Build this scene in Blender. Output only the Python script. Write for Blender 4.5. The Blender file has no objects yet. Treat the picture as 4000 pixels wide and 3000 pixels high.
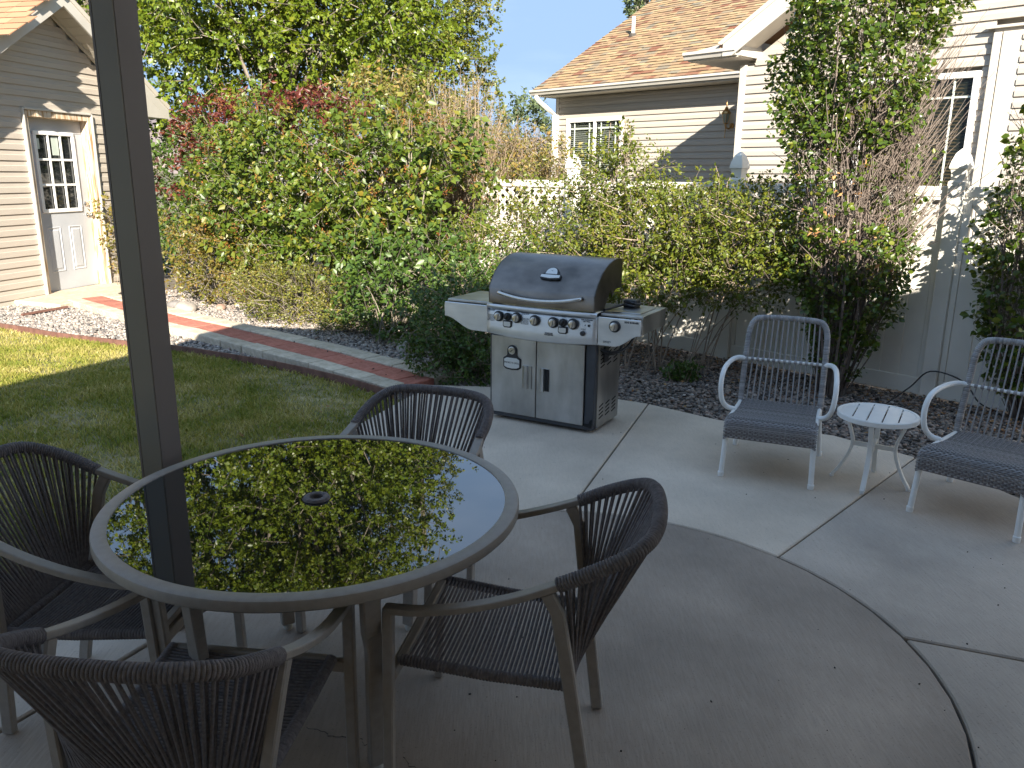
import bpy, math, random
import numpy as np
from mathutils import Matrix, Vector

rnd = random.Random(7)
scene = bpy.context.scene
col = scene.collection

# ------------------------------------------------------------------ camera
PITCH, ROLL = 0.2547, 0.0099
cam_data = bpy.data.cameras.new('camera')
cam_data.sensor_width = 36.0
cam_data.lens = 36.0 * 3133.0 / 4000.0
cam_data.clip_start = 0.05
cam_data.clip_end = 6000.0
cam = bpy.data.objects.new('camera', cam_data)
col.objects.link(cam)
_F = Vector((0, math.cos(PITCH), -math.sin(PITCH)))
_U0 = Vector((0, math.sin(PITCH), math.cos(PITCH)))
_R0 = Vector((1, 0, 0))
_R = _R0 * math.cos(ROLL) + _U0 * math.sin(ROLL)
_U = _U0 * math.cos(ROLL) - _R0 * math.sin(ROLL)
cm = Matrix((( _R.x, _U.x, -_F.x, 0.0), (_R.y, _U.y, -_F.y, 0.0), (_R.z, _U.z, -_F.z, 1.75), (0, 0, 0, 1)))
cam.matrix_world = cm
scene.camera = cam

# ------------------------------------------------------------------ light
SUN_ELEV = math.radians(25.5)
LIGHT_AZ = math.radians(99.0)           # direction the light travels, seen from above
ldir = Vector((math.cos(LIGHT_AZ) * math.cos(SUN_ELEV), math.sin(LIGHT_AZ) * math.cos(SUN_ELEV), -math.sin(SUN_ELEV)))
sun_data = bpy.data.lights.new('sun', 'SUN')
sun_data.energy = 2.8
sun_data.angle = math.radians(0.5)
sun_data.color = (1.0, 0.925, 0.80)
sun = bpy.data.objects.new('sun', sun_data)
sun.rotation_euler = ldir.to_track_quat('-Z', 'Y').to_euler()
sun.location = (0, 0, 20)
col.objects.link(sun)

world = bpy.data.worlds.new('World')
scene.world = world
world.use_nodes = True
wn = world.node_tree
wn.nodes.clear()
w_out = wn.nodes.new('ShaderNodeOutputWorld')
w_bg = wn.nodes.new('ShaderNodeBackground')
w_sky = wn.nodes.new('ShaderNodeTexSky')
w_sky.sky_type = 'NISHITA'
w_sky.sun_disc = False
w_sky.sun_elevation = SUN_ELEV
# sun direction in the sky = -ldir ; nishita rotation is measured from +Y towards +X
w_sky.sun_rotation = math.atan2(-ldir.x, -ldir.y)
w_sky.altitude = 1500.0
w_sky.air_density = 1.0
w_sky.dust_density = 0.2
w_sky.ozone_density = 1.5
w_bg.inputs['Strength'].default_value = 0.15
# thin wisps of high cloud mixed over the whole sky
w_tc = wn.nodes.new('ShaderNodeTexCoord')
w_map = wn.nodes.new('ShaderNodeMapping')
w_map.inputs['Scale'].default_value = (2.2, 2.2, 9.0)
w_no = wn.nodes.new('ShaderNodeTexNoise')
w_no.inputs['Scale'].default_value = 1.6
w_no.inputs['Detail'].default_value = 7.0
w_ra = wn.nodes.new('ShaderNodeMapRange')
w_ra.inputs['From Min'].default_value = 0.52
w_ra.inputs['From Max'].default_value = 0.85
w_ra.inputs['To Max'].default_value = 0.22
w_mx = wn.nodes.new('ShaderNodeMix')
w_mx.data_type = 'RGBA'
w_mx.inputs['B'].default_value = (1.7, 1.95, 2.3, 1.0)
wl = wn.links
wl.new(w_tc.outputs['Generated'], w_map.inputs['Vector'])
wl.new(w_map.outputs['Vector'], w_no.inputs['Vector'])
wl.new(w_no.outputs['Fac'], w_ra.inputs['Value'])
wl.new(w_ra.outputs['Result'], w_mx.inputs['Factor'])
# grade the whole sky evenly: compress its horizon-to-zenith range and keep it blue
w_gm = wn.nodes.new('ShaderNodeGamma')
w_gm.inputs['Gamma'].default_value = 0.08
w_tint = wn.nodes.new('ShaderNodeMix'); w_tint.data_type = 'RGBA'; w_tint.blend_type = 'MULTIPLY'
w_tint.inputs['Factor'].default_value = 1.0
w_tint.inputs['B'].default_value = (0.52, 0.75, 1.10, 1.0)
wl.new(w_sky.outputs['Color'], w_gm.inputs['Color'])
wl.new(w_gm.outputs['Color'], w_tint.inputs['A'])
wl.new(w_tint.outputs['Result'], w_mx.inputs['A'])
wl.new(w_mx.outputs['Result'], w_bg.inputs['Color'])
wl.new(w_bg.outputs['Background'], w_out.inputs['Surface'])

vs = scene.view_settings
vs.view_transform = 'Standard'
vs.look = 'None'
vs.exposure = 2.42
vs.gamma = 1.0
vs.use_curve_mapping = False
scene.render.engine = 'CYCLES'
cy = scene.cycles
cy.use_denoising = True
cy.max_bounces = 8
cy.diffuse_bounces = 4
cy.glossy_bounces = 3
cy.transmission_bounces = 4
cy.transparent_max_bounces = 8
cy.sample_clamp_indirect = 8.0

# ------------------------------------------------------------------ materials
def new_mat(name):
    m = bpy.data.materials.new(name)
    m.use_nodes = True
    nt = m.node_tree
    b = nt.nodes['Principled BSDF']
    return m, nt, b

def mat(name, c1, c2=None, rough=0.5, metal=0.0, scale=8.0, detail=6.0, stretch=(1, 1, 1), spec=0.5,
        bump=0.0, bscale=None, bstretch=None, speck=0.0, speck_scale=180.0, speck_col=(0.02, 0.02, 0.02),
        rand=0.0, island=0.0, big=0.0, big_scale=1.2, coat=0.0, rvar=0.0, lo=0.35, hi=0.65):
    """Noise between two colours, optional large blotches, dark specks, per-object / per-island value shifts."""
    m, nt, b = new_mat(name)
    N, L = nt.nodes, nt.links
    c2 = c2 or c1
    tc = N.new('ShaderNodeTexCoord')
    mp = N.new('ShaderNodeMapping')
    mp.inputs['Scale'].default_value = stretch
    L.new(tc.outputs['Object'], mp.inputs['Vector'])
    no = N.new('ShaderNodeTexNoise')
    no.inputs['Scale'].default_value = scale
    no.inputs['Detail'].default_value = detail
    L.new(mp.outputs['Vector'], no.inputs['Vector'])
    mr = N.new('ShaderNodeMapRange')
    mr.inputs['From Min'].default_value = lo
    mr.inputs['From Max'].default_value = hi
    L.new(no.outputs['Fac'], mr.inputs['Value'])
    mx = N.new('ShaderNodeMix'); mx.data_type = 'RGBA'
    mx.inputs['A'].default_value = (*c1, 1); mx.inputs['B'].default_value = (*c2, 1)
    L.new(mr.outputs['Result'], mx.inputs['Factor'])
    cur = mx.outputs['Result']
    def mul(cur, fac_socket, lo_, hi_):
        r = N.new('ShaderNodeMapRange')
        r.inputs['To Min'].default_value = lo_; r.inputs['To Max'].default_value = hi_
        L.new(fac_socket, r.inputs['Value'])
        h = N.new('ShaderNodeVectorMath'); h.operation = 'SCALE'
        L.new(cur, h.inputs[0]); L.new(r.outputs['Result'], h.inputs['Scale'])
        return h.outputs['Vector']
    if big:
        n2 = N.new('ShaderNodeTexNoise'); n2.inputs['Scale'].default_value = big_scale; n2.inputs['Detail'].default_value = 5.0
        L.new(tc.outputs['Object'], n2.inputs['Vector'])
        r0 = N.new('ShaderNodeMapRange'); r0.inputs['From Min'].default_value = 0.3; r0.inputs['From Max'].default_value = 0.7
        L.new(n2.outputs['Fac'], r0.inputs['Value'])
        cur = mul(cur, r0.outputs['Result'], 1 - big, 1 + big)
    if rand:
        oi = N.new('ShaderNodeObjectInfo')
        cur = mul(cur, oi.outputs['Random'], 1 - rand, 1 + rand)
    if island:
        ge = N.new('ShaderNodeNewGeometry')
        cur = mul(cur, ge.outputs['Random Per Island'], 1 - island, 1 + island)
    if speck:
        n3 = N.new('ShaderNodeTexNoise'); n3.inputs['Scale'].default_value = speck_scale; n3.inputs['Detail'].default_value = 2.0
        L.new(tc.outputs['Object'], n3.inputs['Vector'])
        r3 = N.new('ShaderNodeMapRange'); r3.inputs['From Min'].default_value = 0.62; r3.inputs['From Max'].default_value = 0.75
        r3.inputs['To Max'].default_value = speck
        L.new(n3.outputs['Fac'], r3.inputs['Value'])
        m3 = N.new('ShaderNodeMix'); m3.data_type = 'RGBA'
        L.new(r3.outputs['Result'], m3.inputs['Factor']); L.new(cur, m3.inputs['A'])
        m3.inputs['B'].default_value = (*speck_col, 1)
        cur = m3.outputs['Result']
    L.new(cur, b.inputs['Base Color'])
    b.inputs['Roughness'].default_value = rough
    if rvar:
        rr = N.new('ShaderNodeMapRange')
        rr.inputs['To Min'].default_value = max(0.02, rough - rvar); rr.inputs['To Max'].default_value = rough + rvar
        L.new(no.outputs['Fac'], rr.inputs['Value']); L.new(rr.outputs['Result'], b.inputs['Roughness'])
    b.inputs['Metallic'].default_value = metal
    b.inputs['Specular IOR Level'].default_value = spec
    b.inputs['Coat Weight'].default_value = coat
    if bump:
        nb = N.new('ShaderNodeTexNoise'); nb.inputs['Scale'].default_value = bscale or scale * 4; nb.inputs['Detail'].default_value = 5.0
        mb = N.new('ShaderNodeMapping'); mb.inputs['Scale'].default_value = bstretch or stretch
        L.new(tc.outputs['Object'], mb.inputs['Vector']); L.new(mb.outputs['Vector'], nb.inputs['Vector'])
        bp = N.new('ShaderNodeBump'); bp.inputs['Strength'].default_value = min(1.0, bump); bp.inputs['Distance'].default_value = 0.004
        L.new(nb.outputs['Fac'], bp.inputs['Height']); L.new(bp.outputs['Normal'], b.inputs['Normal'])
    return m

def ramp_mat(name, stops, source='island', rough=0.5, translucent=0.0, tcol=None, spec=0.5, noise_mix=0.0, nscale=1.5, bump=0.0, bscale=60, metal=0.0):
    """Colour picked per mesh island / per object from a ramp; optional clump noise shifts the pick."""
    m, nt, b = new_mat(name)
    N, L = nt.nodes, nt.links
    if source == 'island':
        g = N.new('ShaderNodeNewGeometry'); f = g.outputs['Random Per Island']
    else:
        g = N.new('ShaderNodeObjectInfo'); f = g.outputs['Random']
    if noise_mix:
        tc = N.new('ShaderNodeTexCoord')
        no = N.new('ShaderNodeTexNoise'); no.inputs['Scale'].default_value = nscale; no.inputs['Detail'].default_value = 3.0
        L.new(tc.outputs['Object'], no.inputs['Vector'])
        r = N.new('ShaderNodeMapRange'); r.inputs['From Min'].default_value = 0.3; r.inputs['From Max'].default_value = 0.7
        L.new(no.outputs['Fac'], r.inputs['Value'])
        mm = N.new('ShaderNodeMix'); mm.inputs['Factor'].default_value = noise_mix
        L.new(f, mm.inputs['A']); L.new(r.outputs['Result'], mm.inputs['B'])
        f = mm.outputs['Result']
    cr = N.new('ShaderNodeValToRGB')
    e = cr.color_ramp.elements
    while len(e) > 1: e.remove(e[-1])
    e[0].position = stops[0][0]; e[0].color = (*stops[0][1], 1)
    for p, c in stops[1:]:
        k = e.new(p); k.color = (*c, 1)
    L.new(f, cr.inputs['Fac'])
    L.new(cr.outputs['Color'], b.inputs['Base Color'])
    b.inputs['Roughness'].default_value = rough
    b.inputs['Specular IOR Level'].default_value = spec
    b.inputs['Metallic'].default_value = metal
    if bump:
        tc2 = N.new('ShaderNodeTexCoord')
        nb = N.new('ShaderNodeTexNoise'); nb.inputs['Scale'].default_value = bscale; nb.inputs['Detail'].default_value = 4.0
        L.new(tc2.outputs['Object'], nb.inputs['Vector'])
        bp = N.new('ShaderNodeBump'); bp.inputs['Strength'].default_value = bump; bp.inputs['Distance'].default_value = 0.004
        L.new(nb.outputs['Fac'], bp.inputs['Height']); L.new(bp.outputs['Normal'], b.inputs['Normal'])
    if translucent:
        t = N.new('ShaderNodeBsdfTranslucent')
        h = N.new('ShaderNodeMix'); h.data_type = 'RGBA'; h.blend_type = 'MULTIPLY'; h.inputs['Factor'].default_value = 1.0
        L.new(cr.outputs['Color'], h.inputs['A']); h.inputs['B'].default_value = (*(tcol or (1.6, 1.5, 0.5)), 1)
        L.new(h.outputs['Result'], t.inputs['Color'])
        ms = N.new('ShaderNodeMixShader'); ms.inputs['Fac'].default_value = translucent
        out = [n for n in N if n.type == 'OUTPUT_MATERIAL'][0]
        L.new(b.outputs['BSDF'], ms.inputs[1]); L.new(t.outputs['BSDF'], ms.inputs[2])
        L.new(ms.outputs['Shader'], out.inputs['Surface'])
    return m

# ------------------------------------------------------------------ mesh helpers
def tag(o, label=None, cat=None, group=None, kind=None):
    if label: o['label'] = label
    if cat: o['category'] = cat
    if group: o['group'] = group
    if kind: o['kind'] = kind
    return o

def empty(name, loc=(0, 0, 0), rz=0.0):
    o = bpy.data.objects.new(name, None)
    o.empty_display_size = 0.1
    o.location = loc
    o.rotation_euler = (0, 0, rz)
    col.objects.link(o)
    return o

def thing(name, label, cat, loc=(0, 0, 0), rz=0.0, group=None):
    return tag(empty(name, loc, rz), label, cat, group)

def link_mesh(name, me, parent=None):
    o = bpy.data.objects.new(name, me)
    col.objects.link(o)
    if parent: o.parent = parent
    return o

def np_mesh(name, V, F, m, parent=None, smooth=False):
    """Fast mesh from numpy arrays (faces all of one length)."""
    V = np.asarray(V, dtype=np.float32); F = np.asarray(F, dtype=np.int32)
    me = bpy.data.meshes.new(name)
    k = F.shape[1]
    me.vertices.add(len(V)); me.vertices.foreach_set('co', V.ravel())
    me.loops.add(F.size); me.loops.foreach_set('vertex_index', F.ravel())
    me.polygons.add(len(F))
    me.polygons.foreach_set('loop_start', np.arange(len(F), dtype=np.int32) * k)
    me.polygons.foreach_set('loop_total', np.full(len(F), k, dtype=np.int32))
    me.update(calc_edges=True)
    if smooth: me.polygons.foreach_set('use_smooth', np.ones(len(F), dtype=bool))
    me.materials.append(m)
    return link_mesh(name, me, parent)

class MB:
    def __init__(s): s.v = []; s.f = []
    def add(s, vs_, fs_):
        n = len(s.v); s.v += [tuple(x) for x in vs_]; s.f += [tuple(i + n for i in f) for f in fs_]; return s
    def box(s, c, d, rz=0.0, M=None):
        x, y, z = d[0] / 2, d[1] / 2, d[2] / 2
        P = [(-x, -y, -z), (x, -y, -z), (x, y, -z), (-x, y, -z), (-x, -y, z), (x, -y, z), (x, y, z), (-x, y, z)]
        if M is not None: P = [tuple(M @ Vector(p) + Vector(c)) for p in P]
        else:
            cs, sn = math.cos(rz), math.sin(rz)
            P = [(c[0] + p[0] * cs - p[1] * sn, c[1] + p[0] * sn + p[1] * cs, c[2] + p[2]) for p in P]
        return s.add(P, [(3, 2, 1, 0), (4, 5, 6, 7), (0, 1, 5, 4), (1, 2, 6, 5), (2, 3, 7, 6), (3, 0, 4, 7)])
    def hexa(s, P):   # 8 corners: 4 bottom (ccw), 4 top (ccw)
        return s.add(P, [(3, 2, 1, 0), (4, 5, 6, 7), (0, 1, 5, 4), (1, 2, 6, 5), (2, 3, 7, 6), (3, 0, 4, 7)])
    def prism(s, poly, z0, z1):
        n = len(poly)
        P = [(x, y, z0) for x, y in poly] + [(x, y, z1) for x, y in poly]
        return s.add(P, [tuple(range(n))[::-1], tuple(range(n, 2 * n))] + [(i, (i + 1) % n, n + (i + 1) % n, n + i) for i in range(n)])
    def extrude(s, poly3, vec):   # planar 3d polygon swept along vec
        n = len(poly3); v = Vector(vec)
        P = [tuple(p) for p in poly3] + [tuple(Vector(p) + v) for p in poly3]
        return s.add(P, [tuple(range(n))[::-1], tuple(range(n, 2 * n))] + [(i, (i + 1) % n, n + (i + 1) % n, n + i) for i in range(n)])
    def tube(s, path, r, n=8, closed=False, caps=True):
        path = [Vector(p) for p in path]; m = len(path)
        rs = r if hasattr(r, '__len__') else [r] * m
        base = len(s.v); ref = None; P = []
        for i, p in enumerate(path):
            a = path[(i - 1) % m] if (closed or i > 0) else p
            b = path[(i + 1) % m] if (closed or i < m - 1) else p
            t = (b - a).normalized()
            if ref is None:
                ref = t.orthogonal().normalized()
            else:
                ref = (ref - t * ref.dot(t))
                ref = ref.normalized() if ref.length > 1e-6 else t.orthogonal().normalized()
            bi = t.cross(ref)
            for k in range(n):
                an = 2 * math.pi * k / n
                P.append(tuple(p + (ref * math.cos(an) + bi * math.sin(an)) * rs[i]))
        F = []
        for i in range(m if closed else m - 1):
            j = (i + 1) % m
            for k in range(n):
                k2 = (k + 1) % n
                F.append((i * n + k, i * n + k2, j * n + k2, j * n + k))
        if caps and not closed:
            F.append(tuple(range(n))[::-1]); F.append(tuple((m - 1) * n + k for k in range(n)))
        return s.add(P, F)
    def bar(s, path, w, h, up=(0, 0, 1)):   # rectangular section, width along side, height along up
        path = [Vector(p) for p in path]; m = len(path); up = Vector(up); P = []
        for i, p in enumerate(path):
            t = (path[min(m - 1, i + 1)] - path[max(0, i - 1)]).normalized()
            side = t.cross(up).normalized(); u2 = side.cross(t).normalized()
            for a, b in ((-1, -1), (1, -1), (1, 1), (-1, 1)):
                P.append(tuple(p + side * (a * w / 2) + u2 * (b * h / 2)))
        F = []
        for i in range(m - 1):
            for k in range(4):
                k2 = (k + 1) % 4
                F.append((i * 4 + k, i * 4 + k2, (i + 1) * 4 + k2, (i + 1) * 4 + k))
        F.append((3, 2, 1, 0)); q = (m - 1) * 4; F.append((q, q + 1, q + 2, q + 3))
        return s.add(P, F)
    def lathe(s, prof, n=48, c=(0, 0, 0), axis='z', a0=0.0):
        m = len(prof); P = []
        for i in range(n):
            an = 2 * math.pi * i / n + a0
            for r, z in prof:
                if axis == 'z': P.append((c[0] + r * math.cos(an), c[1] + r * math.sin(an), c[2] + z))
                else: P.append((c[0] + r * math.cos(an), c[1] - z, c[2] + r * math.sin(an)))   # axis along -y (towards the viewer)
        F = []
        for i in range(n):
            j = (i + 1) % n
            for k in range(m - 1):
                F.append((i * m + k, j * m + k, j * m + k + 1, i * m + k + 1))
        if abs(prof[0][0]) > 1e-6 and prof[0] != prof[-1]: F.append(tuple(i * m for i in range(n))[::-1])
        if abs(prof[-1][0]) > 1e-6 and prof[0] != prof[-1]: F.append(tuple(i * m + m - 1 for i in range(n)))
        return s.add(P, F)
    def build(s, name, m, parent=None, smooth=None, bevel=0.0, seg=1):
        me = bpy.data.meshes.new(name)
        me.from_pydata(s.v, [], s.f)
        me.validate(); me.update()
        me.materials.append(m)
        o = link_mesh(name, me, parent)
        if smooth is not None:
            me.polygons.foreach_set('use_smooth', np.ones(len(me.polygons), dtype=bool))
            me.set_sharp_from_angle(angle=math.radians(smooth))
        if bevel:
            b = o.modifiers.new('bevel', 'BEVEL'); b.width = bevel; b.segments = seg; b.limit_method = 'ANGLE'; b.angle_limit = math.radians(40)
        return o

def cr_path(pts, n=6, closed=False):
    """Catmull-Rom through points."""
    P = [Vector(p) for p in pts]; out = []
    m = len(P)
    rng = range(m) if closed else range(m - 1)
    for i in rng:
        p0 = P[(i - 1) % m] if (closed or i > 0) else P[0] * 2 - P[1]
        p1 = P[i]; p2 = P[(i + 1) % m]
        p3 = P[(i + 2) % m] if (closed or i + 2 < m) else P[-1] * 2 - P[-2]
        for k in range(n):
            t = k / n
            out.append(0.5 * ((2 * p1) + (p2 - p0) * t + (2 * p0 - 5 * p1 + 4 * p2 - p3) * t * t + (3 * p1 - p0 - 3 * p2 + p3) * t ** 3))
    if not closed: out.append(P[-1])
    return out

def resample(path, n):
    L = [0.0]
    for a, b in zip(path, path[1:]): L.append(L[-1] + (b - a).length)
    out = []; j = 0
    for i in range(n):
        d = L[-1] * i / (n - 1)
        while j < len(L) - 2 and L[j + 1] < d: j += 1
        t = (d - L[j]) / max(1e-9, L[j + 1] - L[j])
        out.append(path[j].lerp(path[j + 1], min(1, max(0, t))))
    return out

def copy_tree(o, parent=None):
    c = o.copy(); col.objects.link(c)
    if parent: c.parent = parent
    for ch in list(o.children): copy_tree(ch, c)
    return c

def dup_part(o, parent, loc=None, rot=None):
    c = o.copy(); col.objects.link(c); c.parent = parent
    if loc is not None: c.location = loc
    if rot is not None: c.rotation_euler = rot
    return c

def text_mesh(body, size, m, parent, loc, rot, name='lettering', align='CENTER', extrude=0.0006, sx=1.0, bold=0.0):
    cu = bpy.data.curves.new('lettering', 'FONT')
    cu.body = body; cu.size = size; cu.align_x = align; cu.align_y = 'CENTER'; cu.extrude = extrude; cu.offset = bold
    cu.resolution_u = 2
    t = bpy.data.objects.new('tmp_text', cu); col.objects.link(t)
    dg = bpy.context.evaluated_depsgraph_get()
    me = bpy.data.meshes.new_from_object(t.evaluated_get(dg))
    bpy.data.objects.remove(t); bpy.data.curves.remove(cu)
    me.materials.clear(); me.materials.append(m)
    o = link_mesh(name, me, parent)
    o.location = loc; o.rotation_euler = rot; o.scale = (sx, 1, 1)
    return o

def in_poly(x, y, poly):
    """Vectorised point in polygon."""
    x = np.asarray(x); y = np.asarray(y); r = np.zeros(x.shape, dtype=bool)
    n = len(poly); j = n - 1
    for i in range(n):
        xi, yi = poly[i]; xj, yj = poly[j]
        c = ((yi > y) != (yj > y)) & (x < (xj - xi) * (y - yi) / ((yj - yi) or 1e-12) + xi)
        r ^= c; j = i
    return r
# ------------------------------------------------------------------ shared materials
M_conc = mat('concrete', (0.37, 0.315, 0.262), (0.455, 0.392, 0.33), rough=0.85, scale=60, stretch=(1.0, 0.2, 1.0), lo=0.05, hi=0.95, big=0.22, big_scale=1.5,
             speck=0.55, speck_scale=120, speck_col=(0.13, 0.115, 0.10), bump=0.55, bscale=110, bstretch=(1, 0.12, 1), rand=0.05)
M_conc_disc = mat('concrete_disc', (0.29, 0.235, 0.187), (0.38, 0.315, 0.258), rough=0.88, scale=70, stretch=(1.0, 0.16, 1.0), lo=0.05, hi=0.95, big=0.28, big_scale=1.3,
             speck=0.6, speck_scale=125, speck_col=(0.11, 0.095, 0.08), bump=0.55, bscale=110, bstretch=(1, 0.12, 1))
M_conc_bounce = mat('concrete_bounce_tint', (0.50, 0.42, 0.335), (0.59, 0.505, 0.41), rough=0.85, scale=60, stretch=(1.0, 0.2, 1.0), lo=0.05, hi=0.95, big=0.2, big_scale=1.5,
             speck=0.55, speck_scale=120, speck_col=(0.15, 0.13, 0.11), bump=0.55, bscale=110, bstretch=(1, 0.12, 1))  # slabs round the grill: warm sunlit bounce put into the concrete colour
M_joint = mat('joint_dirt', (0.045, 0.04, 0.036), (0.09, 0.08, 0.07), rough=1.0, scale=30)
M_soil = mat('soil', (0.10, 0.085, 0.07), (0.20, 0.17, 0.14), rough=1.0, scale=18, bump=0.8, bscale=60)
M_lawn = mat('lawn_soil', (0.11, 0.11, 0.035), (0.28, 0.23, 0.12), rough=1.0, scale=7, big=0.25, big_scale=1.8, bump=0.8, bscale=90)
M_red = mat('red_paver', (0.36, 0.115, 0.075), (0.46, 0.17, 0.12), rough=0.9, scale=30, big=0.12, big_scale=3, speck=0.35, speck_scale=220,
            speck_col=(0.20, 0.06, 0.04), rand=0.10, bump=0.5, bscale=200)
M_beige = mat('beige_paver', (0.44, 0.37, 0.27), (0.56, 0.48, 0.37), rough=0.92, scale=24, big=0.14, big_scale=3, speck=0.45, speck_scale=200,
              speck_col=(0.22, 0.19, 0.15), rand=0.12, bump=0.6, bscale=180)
M_siding = mat('tan_vinyl', (0.44, 0.395, 0.34), (0.47, 0.425, 0.37), rough=0.5, scale=5, stretch=(0.4, 1, 4), big=0.05, spec=0.35, bump=0.15, bscale=60, bstretch=(0.15, 1, 3))
M_shedsid = mat('shed_vinyl', (0.45, 0.395, 0.33), (0.49, 0.43, 0.365), rough=0.5, scale=4, stretch=(0.4, 1, 4), big=0.07, spec=0.35, bump=0.15, bscale=60, bstretch=(0.15, 1, 3))
M_trim = mat('cream_trim', (0.54, 0.49, 0.42), (0.58, 0.53, 0.455), rough=0.45, scale=6)
M_fascia = mat('fascia_metal', (0.50, 0.47, 0.42), (0.55, 0.52, 0.47), rough=0.45, scale=3, big=0.06)
M_white = mat('white_vinyl', (0.80, 0.79, 0.76), (0.84, 0.83, 0.80), rough=0.4, scale=5, big=0.05, big_scale=2.5)
M_fence = mat('fence_vinyl', (0.80, 0.76, 0.68), (0.84, 0.80, 0.72), rough=0.42, scale=5, big=0.05, big_scale=1.5)
M_glass = mat('window_glass', (0.012, 0.014, 0.016), (0.02, 0.022, 0.025), rough=0.04, scale=2, spec=0.9)
M_dark = mat('dark_void', (0.012, 0.012, 0.012), rough=0.9)
M_blind = mat('wood_blind', (0.17, 0.115, 0.045), (0.22, 0.15, 0.06), rough=0.5, scale=3, stretch=(0.3, 1, 8))
M_blindw = mat('pale_blind', (0.45, 0.50, 0.44), (0.52, 0.56, 0.50), rough=0.5, scale=3)
M_wood = mat('peeled_wood', (0.42, 0.25, 0.12), (0.68, 0.58, 0.44), rough=0.85, scale=5, stretch=(6, 6, 0.6), detail=8, lo=0.4, hi=0.55)
M_door = mat('white_door', (0.42, 0.43, 0.45), (0.46, 0.47, 0.49), rough=0.4, scale=3, big=0.06)
M_chrome = mat('brushed_nickel', (0.55, 0.53, 0.50), (0.65, 0.62, 0.58), rough=0.28, metal=1.0, scale=30)
M_brass = mat('aged_brass', (0.42, 0.24, 0.10), (0.55, 0.36, 0.16), rough=0.35, metal=1.0, scale=30)
M_lampglass = mat('lamp_glass', (0.20, 0.21, 0.16), (0.27, 0.28, 0.22), rough=0.12, spec=0.7, scale=4)
M_edge = mat('rusty_edging', (0.11, 0.05, 0.035), (0.19, 0.09, 0.065), rough=0.8, scale=14, stretch=(1, 1, 0.4))
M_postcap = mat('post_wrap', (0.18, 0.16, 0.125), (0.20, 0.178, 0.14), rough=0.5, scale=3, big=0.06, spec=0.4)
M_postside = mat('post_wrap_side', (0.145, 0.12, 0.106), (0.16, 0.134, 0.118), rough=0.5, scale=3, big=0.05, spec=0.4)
M_ceil = mat('patio_ceiling', (0.56, 0.52, 0.46), (0.60, 0.56, 0.50), rough=0.7, scale=3)
M_shroof = ramp_mat('house_shingle', [(0.0, (0.30, 0.20, 0.12)), (0.22, (0.38, 0.27, 0.145)), (0.42, (0.32, 0.215, 0.13)), (0.56, (0.26, 0.155, 0.095)), (0.64, (0.22, 0.09, 0.055)), (0.74, (0.22, 0.20, 0.15)), (0.86, (0.33, 0.225, 0.13)), (1.0, (0.42, 0.31, 0.175))],
                    'object', rough=0.95, spec=0.2, bump=0.5, bscale=150)
M_shroof_i = ramp_mat('house_shingle_far', [(0.0, (0.30, 0.20, 0.12)), (0.22, (0.38, 0.27, 0.145)), (0.42, (0.32, 0.215, 0.13)), (0.56, (0.26, 0.155, 0.095)), (0.64, (0.22, 0.09, 0.055)), (0.74, (0.22, 0.20, 0.15)), (0.86, (0.33, 0.225, 0.13)), (1.0, (0.42, 0.31, 0.175))],
                    'island', rough=0.95, spec=0.2, bump=0.5, bscale=150)
M_shedroof = ramp_mat('shed_shingle', [(0.0, (0.36, 0.185, 0.105)), (0.5, (0.40, 0.215, 0.125)), (1.0, (0.44, 0.245, 0.145))], 'object', rough=0.95, spec=0.2, bump=0.6, bscale=160)

# ------------------------------------------------------------------ layout
PATIO = [(-2.45, 1.5), (-1.174, 5.303), (-0.888, 6.152), (-0.70, 6.66), (0.15, 6.60), (0.862, 6.271), (1.085, 6.143), (1.554, 5.72), (2.266, 5.381),
         (2.617, 4.958), (2.798, 4.574), (2.902, 4.232), (2.95, 3.6), (2.9, 2.2), (2.7, -1.3), (-3.4, -1.3)]
EDGE = [(-9.5, 11.05), (-7.4, 9.95), (-5.98, 9.21), (-5.57, 9.0), (-4.99, 8.67), (-4.13, 8.30), (-3.55, 8.10), (-2.89, 7.76), (-2.14, 7.32), (-1.58, 6.90), (-1.30, 6.66), (-0.98, 6.36)]
CLINE = [(-6.05, 11.36), (-4.90, 10.30), (-4.22, 9.68), (-3.36, 9.0), (-2.62, 8.36), (-1.86, 7.72), (-1.22, 7.12), (-0.78, 6.70)]
FENCE_RZ = math.radians(-46.08)
HX = Vector((math.cos(FENCE_RZ), math.sin(FENCE_RZ), 0)); HY = Vector((-math.sin(FENCE_RZ), math.cos(FENCE_RZ), 0))
def hw(x, y, z=0.0):
    return HX * x + HY * y + Vector((0, 0, z))
def shift_children(t, x0, y0):
    for c in t.children: c.location = (c.location.x - x0, c.location.y - y0, c.location.z)
    t.location = hw(x0, y0)

# ground: one large sheet to the horizon, slightly below everything
def grid_sheet(name, x0, x1, y0, y1, z, m):
    b = MB(); b.add([(x0, y0, z), (x1, y0, z), (x1, y1, z), (x0, y1, z)], [(0, 1, 2, 3)])
    return tag(b.build(name, m), kind='structure')
M_far = mat('far_ground', (0.10, 0.11, 0.05), (0.22, 0.19, 0.11), rough=1.0, scale=0.08)
grid_sheet('ground', -3000, 3000, -800, 4500, -0.10, M_far)
b = MB(); b.add([(-12, 4.0, -0.06), (9, 1.0, -0.06), (9, 12, -0.06), (-2, 18, -0.06), (-14, 18, -0.06)], [(0, 1, 2, 3, 4)])
tag(b.build('planting_bed', M_soil), kind='structure')
LAWN = [(-14, -2.0), (-3.55, -2.0), (-2.50, 1.5), (-1.215, 5.303), (-0.93, 6.152), (-0.88, 6.30)] + [(x - 0.01, y - 0.02) for x, y in EDGE[::-1]] + [(-14, 13.4)]
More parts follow.
